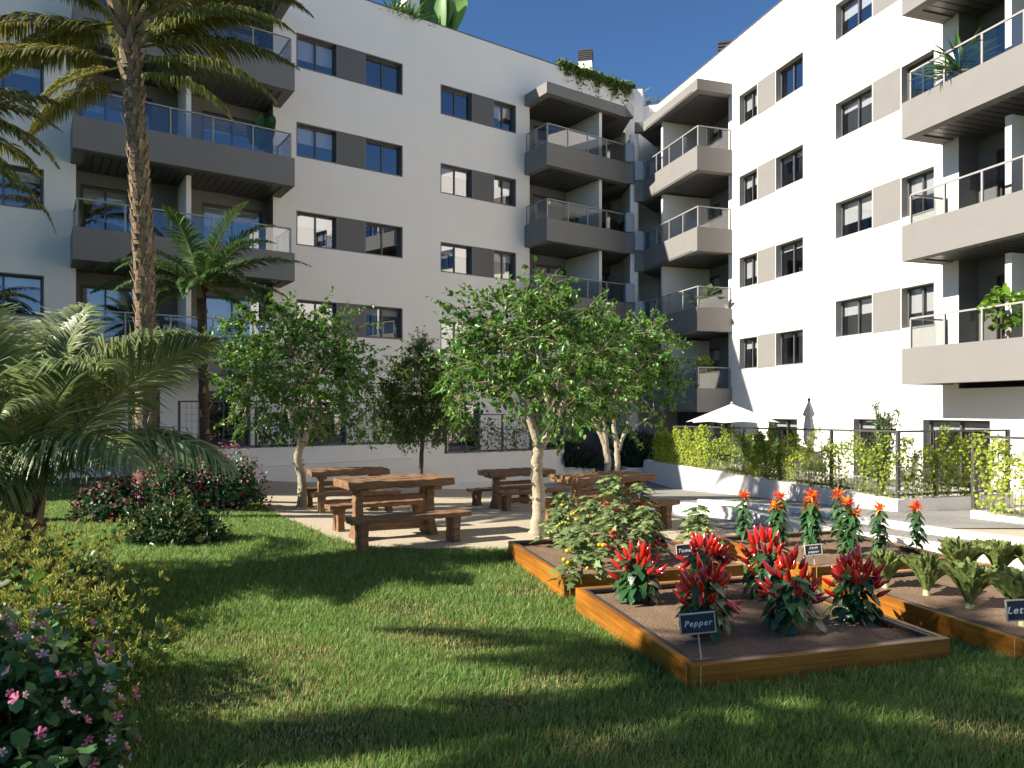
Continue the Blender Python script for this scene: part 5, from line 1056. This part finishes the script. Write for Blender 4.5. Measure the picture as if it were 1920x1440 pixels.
# ================================================================ potted and rooftop plants
M_terra = mat('terracotta', (.42, .24, .15), .8, .2, noise=(9, (.36, .2, .12), .5, 4)); M_pot = mat('pale_pot', (.50, .44, .36), .8, .2); M_ban = mat('banana_leaf', (.055, .13, .03), .38, .5, isl=.3, trans=.3); M_bp = mat('broad_leaf_pale', (.12, .17, .08), .4, .4, isl=.25, trans=.25)
def pot(t, x, y, z, r, h, m=None):
    mb = MB(); mb.lathe((x, y, z), [(r*.68, 0), (r*.86, h*.35), (r, h*.92), (r*1.08, h*.93), (r*1.08, h), (r*.92, h), (r*.9, h*.9), (0.001, h*.88)], 20); mb.build('pot', m or M_terra, t, smooth=False)
def potted(kind, p, label, seed, h=1.0, r=.2, hp=.32, m=None, mp=None, name='potted_plant'):
    rg = np.random.default_rng(seed); x, y, z = p; t = thing(name, (x, y, z), label, 'potted plant' if hp else 'plant')
    if hp: pot(t, x, y, z, r, hp, mp)
    b = np.array([x, y, z+hp*.88])
    if kind == 'blade':
        n = 150; a = rg.uniform(0, 6.28, n); e = rg.uniform(.35, 1.35, n); D = np.stack([np.cos(a)*np.cos(e), np.sin(a)*np.cos(e), np.sin(e)], 1); leaves('foliage', b+D*rg.uniform(0, .3, (n, 1))*h, D, rg.uniform(.45, .8, n)*h, m or M_shb, t, _big(6, lambda q: .035*math.sin(math.pi*min(1, .1+q*.9)), .5, .3), 1.0, jit=.15, rg=rg)
    elif kind == 'bananaup':
        n = 9; a = np.arange(n)*2.4; e = rg.uniform(1.15, 1.5, n); D = np.stack([np.cos(a)*np.cos(e), np.sin(a)*np.cos(e), np.sin(e)], 1); leaves('foliage', np.tile(b, (n, 1)), D, rg.uniform(.75, 1.05, n)*h, m or M_ban, t, _big(9, lambda q: .17*math.sin(math.pi*min(1, .06+q*.94))**.5 if q > .3 else .012, .12, .25), 1.0, up=np.tile([0, -1., 0], (n, 1)), jit=.5, rg=rg)
    elif kind == 'banana':
        n = 11; a = np.arange(n)*2.4; e = rg.uniform(.75, 1.35, n); D = np.stack([np.cos(a)*np.cos(e), np.sin(a)*np.cos(e), np.sin(e)], 1); leaves('foliage', np.tile(b, (n, 1)), D, rg.uniform(.75, 1.05, n)*h, m or M_ban, t, T_BAN, 1.15, jit=.1, rg=rg)
    elif kind == 'bamboo':
        mb = MB(); P = []; D = []
        for k in range(16):
            a = rg.uniform(0, 6.28); l = rg.uniform(.05, .2)*h; c = [tuple(b), (x+math.cos(a)*l*.6, y+math.sin(a)*l*.6, b[2]+h*.55), (x+math.cos(a)*l, y+math.sin(a)*l, b[2]+h*rg.uniform(.8, 1.05))]; c = bez(*c, 8); mb.tube(c, [.008]*9, 4); c = np.array(c)
            for i in range(1, 9):
                for _ in range(5): P.append(c[i]+rg.normal(0, .02, 3)); D.append(rg.normal(0, 1, 3)+np.array([0, 0, .2]))
        mb.build('stems', M_stem, t); leaves('foliage', P, D, rg.uniform(.10, .18, len(P)), m or M_shg, t, T_NARROW, .18, rg=rg)
    else:
        mb = MB(); mb.tube([tuple(b), (x+.02, y, b[2]+h*.5)], [.018, .012], 6); mb.build('stem', M_wst, t)
        n = 520 if kind == 'bush' else 150; v = rdirs(n, rg)*rg.uniform(.3, 1, (n, 1))**.5; c = b+np.array([0, 0, h*.62]); leaves('foliage', c+v*np.array([h*.30, h*.30, h*.40]), v+rdirs(n, rg)*.7+np.array([0,0,-.2]), rg.uniform(.7, 1.2, n)*(.085 if kind == 'bush' else .13)*h**.5, m or M_vy, t, T_LEAF, 1.1, rg=rg)
    return t
def onb(fr, px, d, zt): p = fr.at(fr.U(px, d), 0, d); return (p.x, p.y, zt-.345)
potted('bamboo', onb(L_, 498, 1.0, 12.62), 'tall bamboo in a terracotta pot on the uppermost left balcony', 201, h=2.0, r=.24, hp=.72)
potted('bananaup', onb(L_, 487, 1.0, 9.62), 'broad-leaved potted plant at the right end of the second left balcony', 202, h=1.35, r=.2, hp=.5, mp=M_pot)
potted('banana', onb(L_, 1160, .5, 9.26), 'dark potted plant deep in the shaded corner balcony', 203, h=1.2, r=.2, hp=.4)
potted('bush', onb(L_, 1074, .5, 9.26), 'small potted shrub behind the glass of the third-floor corner balcony on the left wing', 204, h=.75, r=.16, hp=.35, m=M_vd)
potted('banana', onb(R_, 1316, .85, 5.50), 'pale broad-leaved plant in a white pot on the right corner balcony', 205, h=1.15, r=.2, hp=.45, m=M_bp, mp=M_wall)
potted('bush', onb(R_, 1320, .85, 2.49), 'yellow-green potted bush on the lowest right corner balcony', 206, h=1.25, r=.18, hp=.35)
potted('blade', onb(R_, 1800, .8, 9.32), 'spiky green plant in a large pale terracotta pot on the upper right balcony', 207, h=1.15, r=.25, hp=.62, mp=mat('pale_terracotta', (.55, .37, .25), .85, .15))
potted('big', onb(R_, 1882, .85, 3.215), 'leafy lime-green plant hanging over its pot on the lowest right balcony', 208, h=1.3, r=.2, hp=.3, m=mat('lime_leaf', (.16, .30, .03), .4, .4, isl=.4, trans=.35))
p = at_px(1418, 812, 20.8); potted('banana', (p.x, p.y, -.22), 'banana plant peeping over the right fence beside the open parasol', 209, h=1.45, r=.2, hp=.25, m=mat('banana_bright', (.11, .22, .05), .4, .4, isl=.3, trans=.3))
p = at_px(1655, 800, 14.6); t = potted('bamboo', (p.x, p.y, -.22), 'thin dark shrub rising above the right fence near its corner', 210, h=1.75, r=.18, hp=.2, m=M_sh)
# roof garden
def rp(px, d): p = L_.at(L_.U(px, d), 0, d); return (p.x, p.y, 15.8)
potted('bananaup', rp(824, -1.1), 'large banana plant on the roof edge of the left wing, right of the stair house', 211, h=2.6, r=.3, hp=.3, m=MATS.get('banana_bright') or M_bp)
potted('blade', rp(768, -.5), 'spiky roof plant left of the white stair house', 212, h=1.25, r=.25, hp=.3, m=M_shb)
potted('blade', rp(738, -.5), 'second spiky roof plant at the top edge of the photo', 214, h=1.2, r=.25, hp=.3, m=M_shb)
rgp = np.random.default_rng(77); t = thing('roof_palm', rp(1181, -.9), 'small palm on the roof above the inner corner', 'palm tree')
for k, (az, el, L) in enumerate([(20, 62, 1.9), (95, 88, 1.9), (170, 60, 1.4), (-20, 22, 1.8), (0, 40, 1.7), (200, 80, 1.5)]): build_frond(t, rp(1181, -.9), az, el, L, 40, .34, 40, [M_pl3, M_rach], rgp, rr=.016, wleaf=.017)
rg = np.random.default_rng(88); u0, u1 = L_.U(1046), L_.U(1200); n = 4200; t = thing('hanging_creeper', tuple(L_.at((u0+u1)/2, 16.2, .02)), 'green creeper trailing over the roof edge beside the chimney', 'creeper')
uu = rg.uniform(0, 1, n)**.9; clump = np.sin(uu*31)*.5+np.sin(uu*57+1)*.5; dep = rg.exponential(.17, n)*(1+.9*np.clip(clump, -.6, 1)); zz = 16.42+.12*rg.random(n)-dep*np.minimum(1, uu*5+.2); zz = np.maximum(zz, 15.1)+.18*(rg.random(n) < .3)*rg.random(n); dd_ = rg.uniform(-.25, .16, n); dd_ = np.where(zz < 16.3, rg.uniform(.02, .18, n), dd_)
u_ = np.minimum(u0+(u1-u0)*uu, L_.ud(5.7, 32.3)[0]); P = np.array([tuple(L_.at(float(a), float(z), float(d))) for a, z, d in zip(u_, zz, dd_)])
leaves('foliage', P, rdirs(n, rg)+np.array([.1, -.3, -.2]), rg.uniform(.6, 1.2, n)*.12, mat('creeper_leaf', (.115, .175, .035), .45, .4, isl=.5, trans=.3), t, T_LEAF, .9, rg=rg)
mb = MB()
for k in range(40): q = (k+.5)/40; a = L_.at(min(u0+(u1-u0)*q, u_.max()), 16.36, .05); mb.tube([tuple(a), (a.x+rd.uniform(-.05,.05), a.y-.05, 16.36-rd.uniform(.2, .8)*min(1, q*4))], [.006, .003], 4)
mb.build('stems', M_wst, t)
# lavender in the planters
M_lav = mat('lavender_leaf', (.045, .075, .035), .7, .2, isl=.4, trans=.15); M_lavf = mat('lavender_flower', (.12, .075, .14), .8, .1, isl=.3)
def lavender(c, rx, ry, z0, h, n, label, seed):
    rg = np.random.default_rng(seed); t = thing('lavender_bed', (c[0], c[1], z0), label, 'lavender'); a = rg.uniform(0, 6.28, n); r = rg.uniform(0, 1, n)**.5; P = np.stack([c[0]+np.cos(a)*r*rx, c[1]+np.sin(a)*r*ry, np.full(n, z0)], 1); hh = h*(1-.45*r**2)*rg.uniform(.6, 1.1, n); D = np.stack([np.cos(a)*r*.45, np.sin(a)*r*.45, np.ones(n)], 1)+rg.normal(0, .14, (n, 3))
    o = leaves('foliage', P, D, hh, M_lav, t, T_NARROW, .03, jit=.6, rg=rg); o['kind'] = 'stuff'; s = rg.random(n) < .3; Q = P[s]+unit(D[s])*(hh[s]*.9)[:, None]; o = leaves('flower_spikes', Q, D[s], .13, M_lavf, t, T_NARROW, .16, rg=rg); o['kind'] = 'stuff'
    a = rg.uniform(0, 6.28, n); r = rg.uniform(.2, 1, n)**.5; P = np.stack([c[0]+np.cos(a)*r*rx, c[1]+np.sin(a)*r*ry, z0+h*.75*(1-r**2)*rg.uniform(.2, 1, n)], 1); o = leaves('foliage', P, rdirs(n, rg)+np.array([0, 0, .6]), .14, M_lav, t, T_NARROW, .16, rg=rg); o['kind'] = 'stuff'; return t
lavender((pc.x+.1, pc.y-.35), 1.0, .75, -.5, 1.05, 2600, 'lavender mound filling the curved planter at the end of the left wall', 221)
lavender((4.95, 28.0), .55, .9, -.6, 1.5, 1500, 'tall dark planting in the shaded corner left of the vine fence', 222)

# ================================================================ grass
def grass():
    rg = np.random.default_rng(5); out = []
    Ys = []; Xs = []
    n = 1150000; y = 2.2+(17.5-2.2)*rg.random(n)**1.25; x = (rg.random(n)*2-1)*(1.0+.80*y); dens = np.minimum(1, (3.6/y)**1.15*(1.0+.8*y)/4.4*1.15); k = rg.random(n) < dens; x, y = x[k], y[k]
    k = (y < B(x)+rg.normal(0, .035, len(x))+.03*np.sin(x*13)) & (x < np.interp(y, [0, 6.3, 7.3, 8.2, 9.5, 10], [30, 7.1, 6.4, 5.8, 5.0, 4.4]))
    for c0, c1, c2 in (((1.043, 4.15), (2.87, 4.66), (.53, 5.98)), ((.46, 6.35), (2.235, 6.86), (-.03, 8.11)), ((2.84, 6.76), (4.52, 7.22), (2.38, 8.42)), ((3.305, 4.61), (5.13, 5.13), (2.81, 6.42))):
        c0, c1, c2 = map(np.array, (c0, c1, c2)); M = np.linalg.inv(np.stack([c1-c0, c2-c0], 1)); q = (np.stack([x, y], 1)-c0)@M.T; k &= ~((q[:, 0] > -.004) & (q[:, 0] < 1.004) & (q[:, 1] > -.004) & (q[:, 1] < 1.004))
    x, y = x[k], y[k]; n = len(x); z = gzv(x, y)
    tall = .5+.5*np.sin(x*2.1+1.3*np.sin(y*1.7))*np.cos(y*2.3+x*.7)
    bare = np.zeros(n)
    for (bx, by, br) in ((-.55, 5.35, .30), (-.35, 5.0, .22), (.25, 4.3, .16), (-.06, 3.95, .17), (-1.55, 4.1, .35), (-1.0, 3.6, .3), (-1.45, 4.75, .22), (.1, 6.6, .18), (-.9, 6.0, .2), (.45, 3.5, .2), (2.4, 3.6, .2), (-2.0, 5.1, .2)):
        bare = np.maximum(bare, np.exp(-(((x-bx)/1.5)**2+((y-by))**2)/br**2))
    keep = rg.random(n) > bare*.6; x, y, z, tall, bare = x[keep], y[keep], z[keep], tall[keep], bare[keep]; n = len(x)
    h = (.032+.022*rg.random(n)+.012*tall)*(1-.45*bare); h = np.where(rg.random(n) < .05, h*1.7, h); w_ = (.0013+.00030*y)*rg.uniform(.7, 1.3, n)
    a = rg.uniform(0, 6.283, n); lean = rg.uniform(.1, .75, n)*h; lx = np.cos(a)*lean+.12*h; ly = np.sin(a)*lean; sa = rg.uniform(0, 6.283, n)*.5; sx, sy = np.cos(sa)*w_, np.sin(sa)*w_
    b = np.stack([x, y, z-.004], 1); V = np.stack([b-np.stack([sx, sy, 0*x], 1), b+np.stack([sx, sy, 0*x], 1), b+np.stack([lx*.35+sx*.8, ly*.35+sy*.8, h*.6], 1), b+np.stack([lx*.35-sx*.8, ly*.35-sy*.8, h*.6], 1), b+np.stack([lx, ly, h], 1)], 1).reshape(-1, 3)
    i = (np.arange(n)*5)[:, None]; m = mat('grass_blade', (.165, .265, .07), .5, .35, isl=.5, trans=.42, noise=[(1.3, (.18, .25, .055), .5, 4), (5, (.095, .21, .04), .5, 4)]); md = mat('dry_grass', (.36, .29, .12), .7, .2, isl=.35, trans=.2)
    mi = (rg.random(n) < .02+.5*bare).astype(int); mi = np.concatenate([mi, mi])
    o = npmesh('grass', V, [i+np.array([[0, 1, 2, 3]]), i+np.array([[3, 2, 4]])], [m, md], mi=mi); tag(o, 'short mown green lawn grass with a few dry patches', 'grass', kind='stuff'); print('blades', n)
grass()
# fallen leaf litter and stray tufts on the sand near the trees are left to the sand's own mottling
for o in list(sc.objects):
    if '_o' in o: del o['_o']
